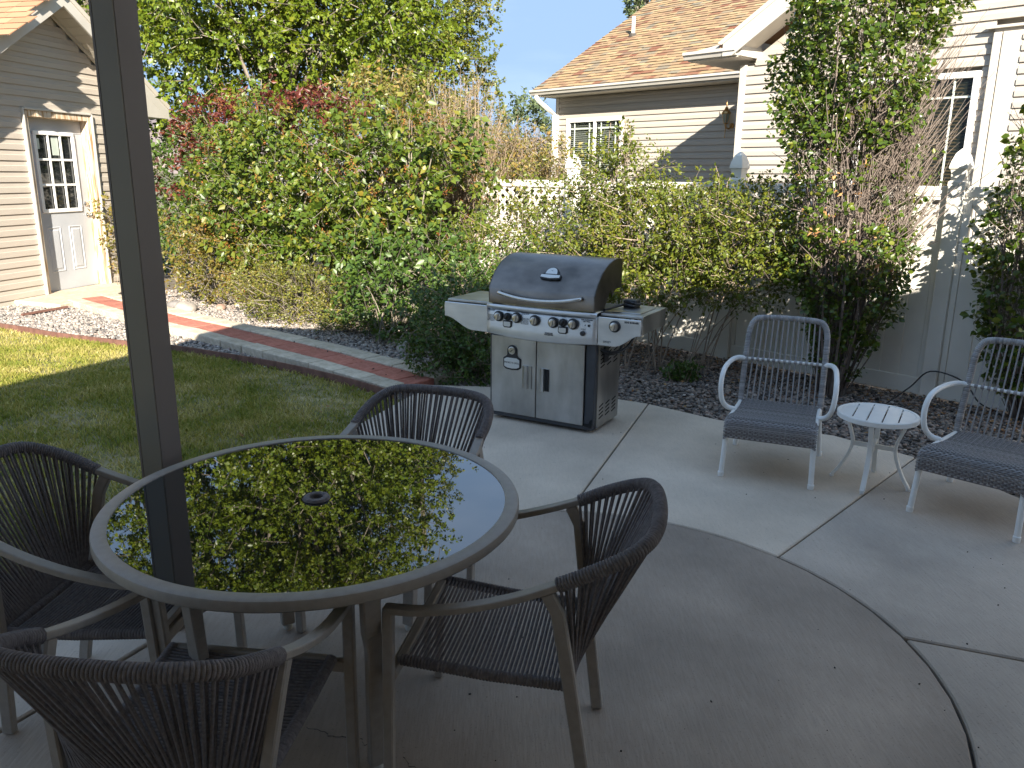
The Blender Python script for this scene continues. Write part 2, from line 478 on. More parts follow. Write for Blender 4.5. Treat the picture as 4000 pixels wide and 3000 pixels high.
b = MB(); b.add([(x, y, -0.045) for x, y in LAWN], [tuple(range(len(LAWN)))])
tag(b.build('lawn', M_lawn), kind='structure')

# distant hill; the haze of distance is put into its colour
b = MB(); n = 90; P = []; F = []
for i in range(n):
    a = i / (n - 1); x = -700 + 1700 * a
    h = 44 + 20 * math.sin(a * 7.2 + 1.4) + 8 * math.sin(a * 19) + 3 * math.sin(a * 47)
    P += [(x, 900, -1), (x, 1000 + 30 * math.sin(a * 23), h * 0.6), (x, 1150, h + 16 + 2 * math.sin(a * 90)), (x, 1500, -1)]
for i in range(n - 1):
    for k in range(3): F.append((i * 4 + k, (i + 1) * 4 + k, (i + 1) * 4 + k + 1, i * 4 + k + 1))
b.add(P, F)
tag(b.build('hill', mat('hazy_dry_hill', (0.20, 0.16, 0.16), (0.30, 0.23, 0.20), rough=1.0, scale=0.02, detail=9), smooth=80), kind='structure')

# ------------------------------------------------------------------ patio: concrete slabs with open joints
patio = tag(empty('patio', (0, 2.5, 0)), kind='structure')
def patio_poly(name, poly, z0, z1, m, bev=0.006):
    bb = MB().prism([(x, y - 2.5) for x, y in poly], z0, z1)
    return bb.build(name, m, patio, bevel=bev)
patio_poly('base', [(x * 0.985, y * 0.995 + 0.01) for x, y in PATIO], -0.09, -0.022, M_joint, 0)
CC, CR = (0.208, 2.666), 1.357
a_1 = math.atan2(4.134 - CC[1], 0.324 - CC[0]); a_2 = math.atan2(3.513 - CC[1], 1.291 - CC[0]); a_3 = math.atan2(2.81 - CC[1], 1.54 - CC[0])
G = 0.0055
def arc(a0, a1, r, n=26): return [(CC[0] + r * math.cos(a0 + (a1 - a0) * i / n), CC[1] + r * math.sin(a0 + (a1 - a0) * i / n)) for i in range(n + 1)]
# the disc (continues as one slab under the table and the camera)
left_joint = [(-1.227 + 0.42 * k, 3.019 + 0.81 * k) for k in (-5.2, 0.75)]
a_l = math.radians(137)
disc = arc(math.radians(-75), a_l, CR - G) + [(-0.84, 3.66), (-1.075, 3.30), (-1.227, 3.019), (-1.416, 2.631), (-1.635, 2.209), (-1.95, 1.55), (-3.1, -1.3), (0.55, -1.3)]
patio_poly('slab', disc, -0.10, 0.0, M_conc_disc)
def off(p, q, d):   # shift a segment to its left by d
    vx, vy = q[0] - p[0], q[1] - p[1]; l = math.hypot(vx, vy); nx, ny = -vy / l * d, vx / l * d
    return (p[0] + nx, p[1] + ny), (q[0] + nx, q[1] + ny)
J1 = ((0.324, 4.134), (1.085, 6.143)); J2 = ((1.291, 3.513), (2.633, 4.940)); J3 = ((1.54, 2.81), (2.93, 2.29))
p0, q0 = off(*J1, G)
patio_poly('slab', arc(a_l, a_1 + 0.004, CR + G)[::1] + [q0, (0.862, 6.271), (0.15, 6.60), (-0.70, 6.66), (-0.888, 6.152), (-1.174, 5.303), (-1.62, 3.97), (-0.83, 3.72)], -0.10, 0.001, M_conc_bounce)
p1_, q1_ = off(*J1, -G); p2_, q2_ = off(*J2, G)
patio_poly('slab', arc(a_1 - 0.004, a_2 + 0.004, CR + G) + [q2_, (2.266, 5.381), (1.554, 5.72), q1_], -0.10, -0.001, M_conc_bounce)
p3_, q3_ = off(*J2, -G); p4_, q4_ = off(*J3, G)
patio_poly('slab', arc(a_2 - 0.004, a_3 + 0.004, CR + G) + [q4_, (2.95, 3.6), (2.902, 4.232), (2.798, 4.574), q3_], -0.10, 0.0005, M_conc)
p5_, q5_ = off(*J3, -G)
patio_poly('slab', arc(a_3 - 0.004, math.radians(-75), CR + G) + [(0.62, -1.3), (2.7, -1.3), (2.9, 2.2), q5_], -0.10, -0.002, M_conc)
patio_poly('slab', [(-0.845, 3.72), (-1.63, 3.97), (-2.45, 1.5), (-3.4, -1.3), (-3.12, -1.3), (-1.97, 1.55), (-1.655, 2.213), (-1.436, 2.635), (-1.247, 3.023), (-1.09, 3.31)], -0.10, -0.001, M_conc)
# hairline cracks
def crack(pts, seed):
    r = random.Random(seed); bb = MB(); P = []
    path = resample([Vector((x, y - 2.5, 0.0012)) for x, y in pts], 40)
    L = []; 
    for i, p in enumerate(path):
        w = 0.0016 * (0.5 + r.random()); j = Vector((r.uniform(-1, 1), r.uniform(-1, 1), 0)) * 0.007
        L.append((p + j, w))
    V = []; F = []
    for i, (p, w) in enumerate(L): V += [(p.x, p.y - w, 0.0012), (p.x, p.y + w, 0.0012)]
    for i in range(len(L) - 1): F.append((2 * i, 2 * i + 2, 2 * i + 3, 2 * i + 1))
    bb.add(V, F); bb.build('crack', M_joint, patio)
crack([(-0.66, 2.25), (-0.55, 2.20), (-0.48, 2.20), (-0.40, 2.12)], 3)
crack([(-0.33, 2.11), (-0.25, 2.03), (-0.17, 1.95), (-0.05, 1.88)], 5)

# ------------------------------------------------------------------ paver path
path = tag(empty('path', (-3.36, 9.0, 0)), kind='structure')
def strip_pavers(name, o0, o1, length, m, z, seed, start=0.0):
    r = random.Random(seed)
    cl = resample([Vector((x, y, 0)) for x, y in CLINE], 240)
    D = [0.0]
    for a, c in zip(cl, cl[1:]): D.append(D[-1] + (c - a).length)
    def at(d):
        d = min(max(d, 0), D[-1] - 1e-4); i = max(k for k in range(len(D)) if D[k] <= d); i = min(i, len(cl) - 2)
        t = (d - D[i]) / max(1e-6, D[i + 1] - D[i]); p = cl[i].lerp(cl[i + 1], t); i0 = max(0, i - 8); i1 = min(len(cl) - 1, i + 9)
        tv = (cl[i1] - cl[i0]).normalized(); return p, Vector((-tv.y, tv.x, 0))
    d = start
    while d < D[-1] - 0.1:
        l = length * r.uniform(0.97, 1.03); g = 0.006
        pa, na = at(d + g); pb, nb = at(min(d + l - g, D[-1] - 0.01))
        j0, j1 = r.uniform(-.006, .006), r.uniform(-.006, .006)
        q = [pa + na * (o0 + j0), pb + nb * (o0 + j1), pb + nb * (o1 + j1), pa + na * (o1 + j0)]
        mid = sum(q, Vector()) / 4
        zt = [z + r.uniform(-.004, .004) for _ in range(4)]
        lo = [(p.x - mid.x, p.y - mid.y, -0.07) for p in q]; hi = [(p.x - mid.x, p.y - mid.y, k) for p, k in zip(q, zt)]
        if (q[1] - q[0]).cross(q[3] - q[0]).z < 0: lo = lo[::-1]; hi = hi[::-1]
        o = MB().hexa(lo + hi).build(name, m, path, bevel=0.005)
        o.location = (mid.x + 3.36, mid.y - 9.0, 0)
        d += l
strip_pavers('red_paver', -0.150, 0.150, 0.40, M_red, 0.022, 1, 0.10)
strip_pavers('edge_paver', 0.157, 0.365, 0.40, M_beige, 0.034, 2, 0.0)
strip_pavers('edge_paver', -0.340, -0.157, 0.40, M_beige, 0.030, 3, 0.2)
# concrete stoop in front of the shed door
b = MB().prism([(-7.0, 11.02), (-6.05, 10.62), (-5.80, 11.72), (-5.95, 12.75), (-6.5, 12.95)], -0.1, 0.02)
tag(b.build('stoop', M_beige, bevel=0.008), kind='structure')

# rusty edging strip between lawn and gravel
ed = cr_path([(x + 5, y - 8.8, -0.012) for x, y in EDGE], 4)
t = thing('lawn_edging', 'thin rusty red edging strip between the lawn and the gravel', 'edging', (-5, 8.8, 0))
for i in range(0, len(ed) - 1, 8):
    MB().bar(ed[i:min(i + 9, len(ed))], 0.018, 0.075).build('edging_board', M_edge, t)

# ------------------------------------------------------------------ siding
def siding(parent, x0, x1, z0, z1, y, ex, m, holes=(), xr=None, lip=0.017, name='siding_board'):
    z = z0; 
    while z < z1 - 0.01:
        zt = min(z + ex, z1); a, c = (x0, x1) if xr is None else xr(z, zt)
        if a is not None and c - a > 0.03:
            segs = [(a, c)]
            for (ha, hb, hza, hzb) in holes:
                if zt > hza + 0.02 and z < hzb - 0.02:
                    ns = []
                    for s0, s1 in segs:
                        if hb <= s0 or ha >= s1: ns.append((s0, s1)); continue
                        if ha > s0: ns.append((s0, ha))
                        if hb < s1: ns.append((hb, s1))
                    segs = ns
            for s0, s1 in segs:
                if s1 - s0 < 0.02: continue
                mx, my = (s0 + s1) / 2, y
                h = zt - z
                P = [(s0 - mx, -lip, 0.0), (s1 - mx, -lip, 0.0), (s1 - mx, 0.012, 0.0), (s0 - mx, 0.012, 0.0),
                     (s0 - mx, -0.004, h), (s1 - mx, -0.004, h), (s1 - mx, 0.012, h), (s0 - mx, 0.012, h)]
                # belly: a second break a little above the lip
                o = MB().add([(s0 - mx, -lip, 0), (s1 - mx, -lip, 0), (s1 - mx, -lip + 0.001, h * 0.5), (s0 - mx, -lip + 0.001, h * 0.5),
                              (s1 - mx, -lip * 0.55, h * 0.55), (s0 - mx, -lip * 0.55, h * 0.55), (s1 - mx, -0.003, h + 0.003), (s0 - mx, -0.003, h + 0.003),
                              (s0 - mx, 0.012, 0), (s1 - mx, 0.012, 0), (s1 - mx, 0.012, h), (s0 - mx, 0.012, h)],
                             [(0, 1, 2, 3), (3, 2, 4, 5), (5, 4, 6, 7), (8, 9, 1, 0), (7, 6, 10, 11), (0, 3, 5, 7, 11, 8), (9, 10, 6, 4, 2, 1)]).build(name, m, parent)
                o.location = (mx, my, z)
        z += ex

def casement(parent, name, xa, xb, za, zb, y, fw, mF, cells, mullions=(), horiz=(), depth=0.06, proud=0.03):
    """Frame ring + glass + muntins; returns the window object."""
    bb = MB()
    bb.box(((xa + xb) / 2, y - proud / 2 + 0.02, zb - fw / 2), (xb - xa, proud + 0.04, fw))
    bb.box(((xa + xb) / 2, y - proud / 2 + 0.02, za + fw / 2), (xb - xa, proud + 0.04, fw))
    for xc in (xa + fw / 2, xb - fw / 2): bb.box((xc, y - proud / 2 + 0.02, (za + zb) / 2), (fw, proud + 0.04, zb - za - 2 * fw))
    w = bb.build(name, mF, parent, bevel=0.006)
    return w

# ------------------------------------------------------------------ neighbour's house (house frame: x to the right, y away)
house = thing('neighbor_house', 'tan vinyl sided house with multicoloured shingle roof behind the white fence', 'house', (0, 0, 0), FENCE_RZ)
RY, WY = 13.37, 11.0
MB().box((-9.5, RY + 0.22, 1.69), (6.06, 0.16, 3.40)).build('wall', M_siding, house)
WIN1 = (-12.25, -10.70, 1.50, 2.93)
siding(house, -12.50, -6.70, 0.30, 3.36, RY, 0.1195, M_siding, holes=[WIN1], lip=0.028)
# corner trims of the recessed wall
MB().box((-12.525, RY - 0.012, 1.68), (0.09, 0.05, 3.36)).build('corner_trim', M_trim, house, bevel=0.006)
# wing wall with gable
gz = lambda x: 3.38 + 0.62 * (x + 6.66) if x < -1.0 else 3.38 + 0.62 * 5.66 - 0.62 * (x + 1.0)
MB().extrude([(-6.66, WY + 0.14, 0), (2.6, WY + 0.14, 0), (2.6, WY + 0.14, gz(2.6)), (-1.0, WY + 0.14, gz(-1.0)), (-6.66, WY + 0.14, 3.36)], (0, 0.14, 0)).build('wall', M_siding, house)
MB().box((-6.59, WY + 1.25, 1.68), (0.12, 2.3, 3.36)).build('wall', M_siding, house)
WIN2 = (-4.90, -3.46, 1.50, 3.0)
def wing_x(z, zt):
    a = -6.60
    if zt > 3.30: a = -6.66 + (zt - 3.30) / 0.62 + 0.02
    return a, 2.6
siding(house, -6.6, 2.6, 0.20, 6.2, WY, 0.124, M_siding, holes=[WIN2, (-3.38, 3.0, 0, 3.50)], xr=wing_x, lip=0.028)
MB().box((-6.635, WY - 0.014, 1.66), (0.10, 0.06, 3.32)).build('corner_trim', M_trim, house, bevel=0.008)
# shallow bump-out at the right
MB().box((-0.3, WY - 0.02, 1.72), (6.14, 0.08, 3.44)).build('wall', M_siding, house)
siding(house, -3.06, 2.6, 0.20, 3.40, WY - 0.07, 0.124, M_siding, lip=0.026)
MB().box((-3.33, WY - 0.055, 1.70), (0.09, 0.05, 3.40)).box((-3.17, WY - 0.068, 1.70), (0.21, 0.03, 3.40)).build('corner_trim', M_trim, house, bevel=0.008)
MB().box((-0.35, WY - 0.045, 3.455), (6.2, 0.13, 0.03)).build('flashing', M_trim, house)

# windows ----------------------------------------------------------
def house_window(xa, xb, za, zb, y, fw, split, prairie, blind_m, nm='window', pm_=None):
    w = casement(house, nm, xa, xb, za, zb, y, fw, M_white, None)
    gl = MB(); bl = MB(); mu = MB()
    xs = [xa + fw] + split + [xb - fw]
    for i in range(len(xs) - 1):
        p, q = xs[i] + (0.03 if i else 0), xs[i + 1] - (0.03 if i < len(xs) - 2 else 0)
        MB().box(((p + q) / 2, y + 0.022, (za + zb) / 2), (q - p, 0.006, zb - za - 2 * fw)).build('pane', pm_ or M_panes, w)
        for xm in ([p + prairie, q - prairie] if prairie else []):
            mu.box((xm, y + 0.012, (za + zb) / 2), (0.022, 0.010, zb - za - 2 * fw))
        if prairie: mu.box(((p + q) / 2, y + 0.0105, zb - fw - prairie), (q - p, 0.010, 0.022))
        k = zb - fw - 0.02
        while k > za + fw:
            bl.box(((p + q) / 2, y + 0.06, k), (q - p - 0.02, 0.040, 0.003), M=Matrix.Rotation(math.radians(32), 3, 'X')); k -= 0.042
    for s_ in split: MB().box((s_, y + 0.0, (za + zb) / 2), (0.06, 0.05, zb - za - 2 * fw)).build('mullion', M_white, w, bevel=0.004)
    if prairie: mu.build('muntins', M_muntin, w)
    tag(bl.build('blinds', blind_m, w), kind='stuff')
    MB().box(((xa + xb) / 2, y + 0.10, (za + zb) / 2), (xb - xa - 0.05, 0.01, zb - za - 0.05)).build('backing', M_dark, w)
    return w
# pane: thin clear-ish glass, partly reflecting
M_panes, nt_, b_ = new_mat('clear_pane')
b_.inputs['Base Color'].default_value = (0.85, 0.9, 0.88, 1); b_.inputs['Roughness'].default_value = 0.03
b_.inputs['Alpha'].default_value = 0.35; b_.inputs['Specular IOR Level'].default_value = 0.5
b_.inputs['Base Color'].default_value = (0.02, 0.025, 0.02, 1)
M_panes2 = M_panes.copy(); M_panes2.name = 'pane_over_blind'
M_panes2.node_tree.nodes['Principled BSDF'].inputs['Alpha'].default_value = 0.22
M_muntin = mat('muntin', (0.62, 0.68, 0.60), rough=0.4)
house_window(-12.25, -10.70, 1.50, 2.93, RY - 0.01, 0.085, [-11.46], 0.13, M_blindw, pm_=M_panes2)
house_window(-4.90, -3.46, 1.50, 3.0, WY - 0.01, 0.075, [], 0.21, M_blind)

# roofs --------------------------------------------------------------
SL = 0.58; EY, EZ = 12.93, 3.505
cosr = 1 / math.sqrt(1 + SL * SL)
def roof_pt(x, s, up=0.0):   # s metres up the slope from the eave
    return (x, EY + s * cosr - up * SL * cosr, EZ + s * SL * cosr + up * cosr)
MB().hexa([roof_pt(-12.80, 0, -0.12), roof_pt(-5.0, 0, -0.12), roof_pt(-5.0, 7.2, -0.12), roof_pt(-12.80, 7.2, -0.12),
           roof_pt(-12.80, 0, -0.01), roof_pt(-5.0, 0, -0.01), roof_pt(-5.0, 7.2, -0.01), roof_pt(-12.80, 7.2, -0.01)]).build('roof', M_fascia, house)
roof_o = house.children[-1]
M_butt = mat('shingle_butt', (0.05, 0.035, 0.025), (0.10, 0.07, 0.045), rough=1.0, scale=60)
tab_me = {}
def shingle_mesh(w, h, th, m):
    k = (round(w, 2), m.name)
    if k not in tab_me:
        bb = MB().add([(-w / 2, 0, 0), (w / 2, 0, 0), (w / 2, h, 0), (-w / 2, h, 0), (-w / 2, 0, th), (w / 2, 0, th), (w / 2, h, th * 0.35), (-w / 2, h, th * 0.35)],
                      [(3, 2, 1, 0), (4, 5, 6, 7), (0, 1, 5, 4), (1, 2, 6, 5), (2, 3, 7, 6), (3, 0, 4, 7)])
        me = bpy.data.meshes.new('shingle'); me.from_pydata(bb.v, [], bb.f); me.update(); me.materials.append(m); me.materials.append(M_butt); me.polygons[2].material_index = 1; tab_me[k] = me
    return tab_me[k]
tabs = []
r_ = random.Random(11)
row = 0; s = 0.0
while s < 5.6:
    x = -12.86 - r_.uniform(0, 0.006)
    while x < -5.2:
        w = r_.choice([0.14, 0.18, 0.22, 0.26, 0.30]) if x > -12.8 else r_.uniform(0.08, 0.3)
        lift = r_.choice([0.0, 0.0, 0.006])
        tabs.append((x + w / 2, s, w - 0.004, lift)); x += w
    s += 0.135; row += 1
vis = [t_ for t_ in tabs]
vis.sort(key=lambda t_: (t_[1] > 2.0, -t_[0] * 0.35 + t_[1]))
rot = Matrix.Rotation(math.atan(SL), 4, 'X')
far = MB()
for i, (x, s, w, lift) in enumerate(vis):
    p = roof_pt(x, s, 0.004 + lift)
    if i < 298:
        o = link_mesh('shingle', shingle_mesh(w, 0.165, 0.024, M_shroof), roof_o)
        o.matrix_local = Matrix.Translation(p) @ rot
    else:
        th, h = 0.024, 0.165
        P = [(-w / 2, 0, 0), (w / 2, 0, 0), (w / 2, h, 0), (-w / 2, h, 0), (-w / 2, 0, th), (w / 2, 0, th), (w / 2, h, th * .35), (-w / 2, h, th * .35)]
        Mx = Matrix.Translation(p) @ rot
        far.hexa([tuple(Mx @ Vector(q)) for q in P])
fs_ = tag(far.build('upper_shingles', M_shroof_i, roof_o), kind='stuff')
fs_.data.materials.append(M_butt)
for i_ in range(2, len(fs_.data.polygons), 6): fs_.data.polygons[i_].material_index = 1
# eave: soffit, fascia/gutter
MB().box((-9.7, (EY + RY) / 2 + 0.15, 3.385), (6.1, RY - EY + 0.3, 0.02)).build('soffit', M_trim, house)
gut = MB()
prof = [(0, 0.0), (0, -0.105), (-0.055, -0.105), (-0.075, -0.06), (-0.10, -0.045), (-0.10, -0.005), (-0.085, -0.005), (-0.085, -0.04), (-0.06, -0.06), (-0.045, -0.092), (-0.012, -0.092), (-0.012, 0)]
gut.extrude([(-12.88, EY + 0.0 + a, EZ + 0.005 + c) for a, c in prof], (6.0, 0, 0))
gut.build('gutter', M_fascia, house)
dsp = cr_path([(-12.72, EY - 0.05, 3.40), (-12.71, EY + 0.0, 3.31), (-12.62, EY + 0.22, 3.13), (-12.575, RY - 0.06, 3.02), (-12.57, RY - 0.07, 2.9), (-12.57, RY - 0.07, 1.5), (-12.57, RY - 0.07, 0.1)], 5)
MB().bar(dsp, 0.075, 0.055, up=(0, 1, 0.15)).build('downspout', M_white, house, bevel=0.008)
# wing eave box with return gutter, soffit and rake board
MB().hexa([(-7.32, 10.58, 3.385), (-6.5, 10.58, 3.385), (-6.5, 13.0, 3.385), (-7.32, 13.0, 3.385), (-7.32, 10.58, 3.40), (-6.5, 10.58, 3.40), (-6.5, 13.0, 3.40), (-7.32, 13.0, 3.40)]).build('soffit', M_trim, house)
g2 = MB(); g2.extrude([(-7.36, 10.58 + a, 3.51 + c) for a, c in prof], (0.86, 0, 0)); g2.build('gutter', M_fascia, house)
MB().extrude([(-7.34, 10.58, 3.40), (-6.45, 10.58, 3.40), (-6.45, 10.58, 3.62), (-7.34, 10.58, 3.50)], (0, 2.4, 0)).build('eave_box', M_fascia, house)
rz_ = lambda x: 3.56 + 0.62 * (x + 6.70)
MB().extrude([(-6.70, 10.50, 3.40), (-6.55, 10.50, 3.40), (-1.0, 10.50, rz_(-1.0) - 0.24), (2.6, 10.50, rz_(-1.0) - 0.24 - 0.62 * 3.6), (2.6, 10.50, rz_(-1.0) - 0.62 * 3.6), (-1.0, 10.50, rz_(-1.0)), (-6.70, 10.50, 3.60)], (0, 0.03, 0)).build('rake_board', M_fascia, house)
MB().extrude([(-6.78, 10.485, 3.58), (-6.72, 10.485, 3.55), (-1.0, 10.485, rz_(-1.0) - 0.045), (-1.0, 10.485, rz_(-1.0) + 0.03)], (0, 0.015, 0)).build('rake_trim', M_trim, house)
wl_ = [(-6.78, 3.44), (-1.0, 3.44 + 0.62 * 5.78), (3.0, 3.44 + 0.62 * 5.78 - 0.62 * 4.0)]
MB().extrude([(x, 10.535, z + 0.11) for x, z in wl_] + [(x, 10.535, z + 0.05) for x, z in wl_[::-1]], (0, 9, 0)).build('roof', M_shedroof, house)
MB().extrude([(-6.66, 10.53, 3.40), (-1.0, 10.53, 3.40 + 0.62 * 5.66), (-1.0, 10.53, 3.42 + 0.62 * 5.66), (-6.66, 10.53, 3.42)], (0, 0.46, 0)).build('soffit', M_trim, house)
# vent pipe standing on the roof
vp = roof_pt(-11.9, 2.45, 0.0)
MB().lathe([(0.10, -0.02), (0.09, 0.03), (0.055, 0.06)], 14, vp).build('vent_flashing', M_joint, roof_o)
MB().lathe([(0.04, -0.05), (0.04, 0.40), (0.03, 0.40), (0.03, 0.1)], 14, vp).build('vent_pipe', M_white, roof_o, smooth=40)
shift_children(house, -9.5, 13.4)

# wall lantern --------------------------------------------------------
lx, ly = -8.24, RY - 0.03
lamp = thing('wall_lantern', 'brass carriage lantern mounted on the tan house wall beside the corner', 'lantern', hw(lx, ly, 2.43), FENCE_RZ)
MB().box((0.06, 0.0, 0.31), (0.13, 0.03, 0.26)).build('mount_plate', M_trim, lamp, bevel=0.008)
MB().tube(cr_path([(0.05, -0.03, 0.22), (0.03, -0.10, 0.16), (0.0, -0.15, 0.20), (0.0, -0.16, 0.24)], 5), 0.013, 8).tube([(0.05, -0.01, 0.22), (0.05, -0.04, 0.22)], 0.045, 12).build('bracket', M_brass, lamp, smooth=40)
MB().lathe([(0.0, 0.0), (0.012, 0.01), (0.006, 0.04), (0.010, 0.20), (0.02, 0.215), (0.016, 0.235), (0.045, 0.26)], 12, (0, -0.16, 0)).build('finial', M_brass, lamp, smooth=50)
MB().lathe([(0.04, 0.255), (0.062, 0.33), (0.078, 0.41), (0.075, 0.43)], 6, (0, -0.16, 0)).build('lamp_glass', M_lampglass, lamp)
cage = MB()
for k in range(6):
    a = math.pi / 3 * k
    cage.tube([(0.042 * math.cos(a), -0.16 + 0.042 * math.sin(a), 0.255), (0.08 * math.cos(a), -0.16 + 0.08 * math.sin(a), 0.41)], 0.005, 5)
cage.build('cage', M_brass, lamp)
MB().lathe([(0.085, 0.415), (0.088, 0.43), (0.06, 0.465), (0.03, 0.50), (0.035, 0.515), (0.012, 0.535), (0.006, 0.60), (0.0, 0.64)], 12, (0, -0.16, 0)).build('lamp_cap', M_brass, lamp, smooth=50)

# ------------------------------------------------------------------ white vinyl fence
fence = thing('vinyl_fence', 'tall white vinyl privacy fence with a lattice top behind the shrubs', 'fence', (0, 0, 0), FENCE_RZ)
FY = 7.1
posts = [-15.45, -13.35, -11.24, -8.73, -6.39, -4.25, -2.28, -0.25, 1.8]
cap_prof = [(0.078, 0.0), (0.078, 0.03), (0.062, 0.045), (0.064, 0.10), (0.072, 0.125), (0.084, 0.135), (0.084, 0.15), (0.074, 0.19), (0.050, 0.25), (0.015, 0.285), (0.0, 0.29)]
pm = None
for i, px in enumerate(posts):
    if pm is None:
        pm = MB().box((0, 0, 0.80), (0.125, 0.125, 1.80)).build('post', M_fence, fence, bevel=0.008, seg=2); p_ = pm
        # gothic cap: square section turned 45 degrees
        cp = MB().lathe([(r * 1.414 * 0.82, z) for r, z in cap_prof], 4, (0, 0, 1.70), a0=math.pi / 4).build('post_cap', M_fence, pm, smooth=20)
    else:
        p_ = copy_tree(pm, fence)
    p_.location = (px, FY, 0)
bd_me = None
for i in range(len(posts) - 1):
    a, c = posts[i] + 0.0625, posts[i + 1] - 0.0625
    mid = (a + c) / 2; L_ = c - a
    MB().box((mid, FY, 1.655), (L_, 0.045, 0.085)).build('top_rail', M_fence, fence, bevel=0.006)
    MB().box((mid, FY, 1.22), (L_, 0.045, 0.085)).build('middle_rail', M_fence, fence, bevel=0.006)
    MB().box((mid, FY, 0.045), (L_, 0.045, 0.15)).build('bottom_rail', M_fence, fence, bevel=0.006)
    for xs_ in (a + 0.022, c - 0.022): MB().box((xs_, FY, 0.65), (0.044, 0.046, 1.06)).build('side_channel', M_fence, fence, bevel=0.003)
    for xs_ in (a + 0.03, c - 0.03): MB().box((xs_, FY, 1.4375), (0.06, 0.044, 0.35)).build('lattice_frame', M_fence, fence, bevel=0.003)
    nb = max(1, round((L_ - 0.088) / 0.158)); bw = (L_ - 0.088) / nb
    for k in range(nb):
        o = MB().box((0, 0, 0), (bw - 0.003, 0.024, 1.058)).build('board', M_fence, fence, bevel=0.003)
        o.location = (a + 0.044 + bw * (k + 0.5), FY, 0.649)
    # lattice: two layers of diagonal slats clipped to the frame
    xa, xb, za, zb = a + 0.062, c - 0.062, 1.263, 1.612
    for sgn, yo in ((1, -0.007), (-1, 0.007)):
        st = 0.148; k = -6
        while True:
            x0 = xa + k * st
            if x0 > xb + 0.5: break
            # line x = x0 + sgn*(z-za)
            zl = za; zh = zb
            if sgn > 0: zl = max(zl, za + (xa - x0)); zh = min(zh, za + (xb - x0))
            else: zl = max(zl, za + (x0 - xb)); zh = min(zh, za + (x0 - xa))
            if zh - zl > 0.03:
                q0 = (x0 + sgn * (zl - za), zl); q1 = (x0 + sgn * (zh - za), zh)
                o = MB().bar([(q0[0], FY + yo, q0[1]), (q1[0], FY + yo, q1[1])], 0.040, 0.0125, up=(0, 1, 0)).build('lattice_slat', M_fence, fence)
            k += 1
shift_children(fence, -4.25, FY)

# torch behind the fence post
tx, ty = -4.47, 7.45
torch = thing('garden_torch', 'bamboo garden torch standing behind the white fence post', 'torch', hw(tx, ty), FENCE_RZ)
M_bamboo = mat('bamboo', (0.24, 0.13, 0.05), (0.36, 0.22, 0.09), rough=0.6, scale=12, stretch=(1, 1, 0.2))
MB().tube([(0, 0, -0.1), (0, 0, 1.62)], 0.012, 8).build('pole', M_bamboo, torch)
MB().lathe([(0.014, 1.58), (0.03, 1.65), (0.034, 1.80), (0.03, 1.84), (0.0, 1.84)], 14).build('basket', M_bamboo, torch, smooth=40)
MB().lathe([(0.012, 1.84), (0.024, 1.85), (0.02, 1.88), (0.006, 1.885), (0.006, 1.91), (0.0, 1.91)], 12).build('canister', M_joint, torch, smooth=40)

# ------------------------------------------------------------------ shed (shed frame: x along the door wall, y away from us)
SRZ = math.radians(77.3)
shed = thing('shed', 'tan sided garden shed with white half glass door and orange brown shingle roof', 'shed', (-6.731, 11.6, 0), SRZ)
RX, RZs, ss = 0.465, 4.03, 0.65
MB().extrude([(-1.24, 0.03, -0.3), (2.15, 0.03, -0.3), (2.15, 0.03, RZs - ss * (2.15 - RX)), (RX, 0.03, RZs), (-1.24, 0.03, RZs - ss * (RX + 1.24))][0:0] or
             [(-1.24, 0.03, 2.60), (2.15, 0.03, 2.60), (2.15, 0.03, RZs - ss * (2.15 - RX)), (RX, 0.03, RZs), (-1.24, 0.03, RZs - ss * (RX + 1.24))], (0, 0.1, 0)).build('wall', M_shedsid, shed)
MB().box((-0.66, 0.08, 1.2), (1.16, 0.1, 2.8)).box((1.69, 0.08, 1.2), (0.92, 0.1, 2.8)).box((-1.19, 2.1, 1.3), (0.1, 3.9, 3.0)).box((2.10, 2.1, 1.3), (0.1, 3.9, 3.0)).box((0.45, 4.05, 1.3), (3.4, 0.1, 3.0)).build('wall', M_shedsid, shed)
MB().box((-0.67, 0.01, -0.19), (1.15, 0.05, 0.20)).build('foundation', M_beige, shed)
MB().box((1.69, 0.01, -0.19), (0.93, 0.05, 0.20)).build('foundation', M_beige, shed)
def shed_x(z, zt):
    a, c = -1.24, 2.15
    if zt > RZs - ss * (RX + 1.24): a = max(a, RX - (RZs - zt) / ss)
    if zt > RZs - ss * (2.15 - RX): c = min(c, RX + (RZs - zt) / ss)
    return (a, c) if c > a else (None, None)
siding(shed, -1.24, 2.15, -0.115, 4.0, 0.0, 0.1425, M_shedsid, holes=[(-0.085, 1.225, -1, 2.58)], xr=shed_x, lip=0.021)
# casing: thin vinyl channel round bare wood
bb = MB()
bb.box((-0.085, -0.02, 1.22), (0.03, 0.07, 2.72)).box((1.225, -0.02, 1.22), (0.03, 0.07, 2.72)).box((0.57, -0.02, 2.575), (1.28, 0.07, 0.03))
bb.build('door_casing', M_fascia, shed, bevel=0.005)
MB().box((-0.036, -0.005, 1.22), (0.066, 0.05, 2.66)).build('door_frame', M_wood, shed, bevel=0.004)
MB().box((1.175, -0.005, 1.22), (0.068, 0.05, 2.66)).build('door_frame', M_wood, shed, bevel=0.004)
MB().box((0.57, -0.005, 2.515), (1.14, 0.05, 0.085)).build('door_frame', M_wood, shed, bevel=0.004)
MB().box((-0.012, 0.085, 1.22), (0.02, 0.13, 2.50)).box((1.152, 0.085, 1.22), (0.02, 0.13, 2.50)).box((0.57, 0.085, 2.48), (1.14, 0.13, 0.02)).build('jamb', M_wood, shed)
MB().box((0.57, 0.04, -0.015), (1.2, 0.16, 0.03)).build('threshold', M_chrome, shed)
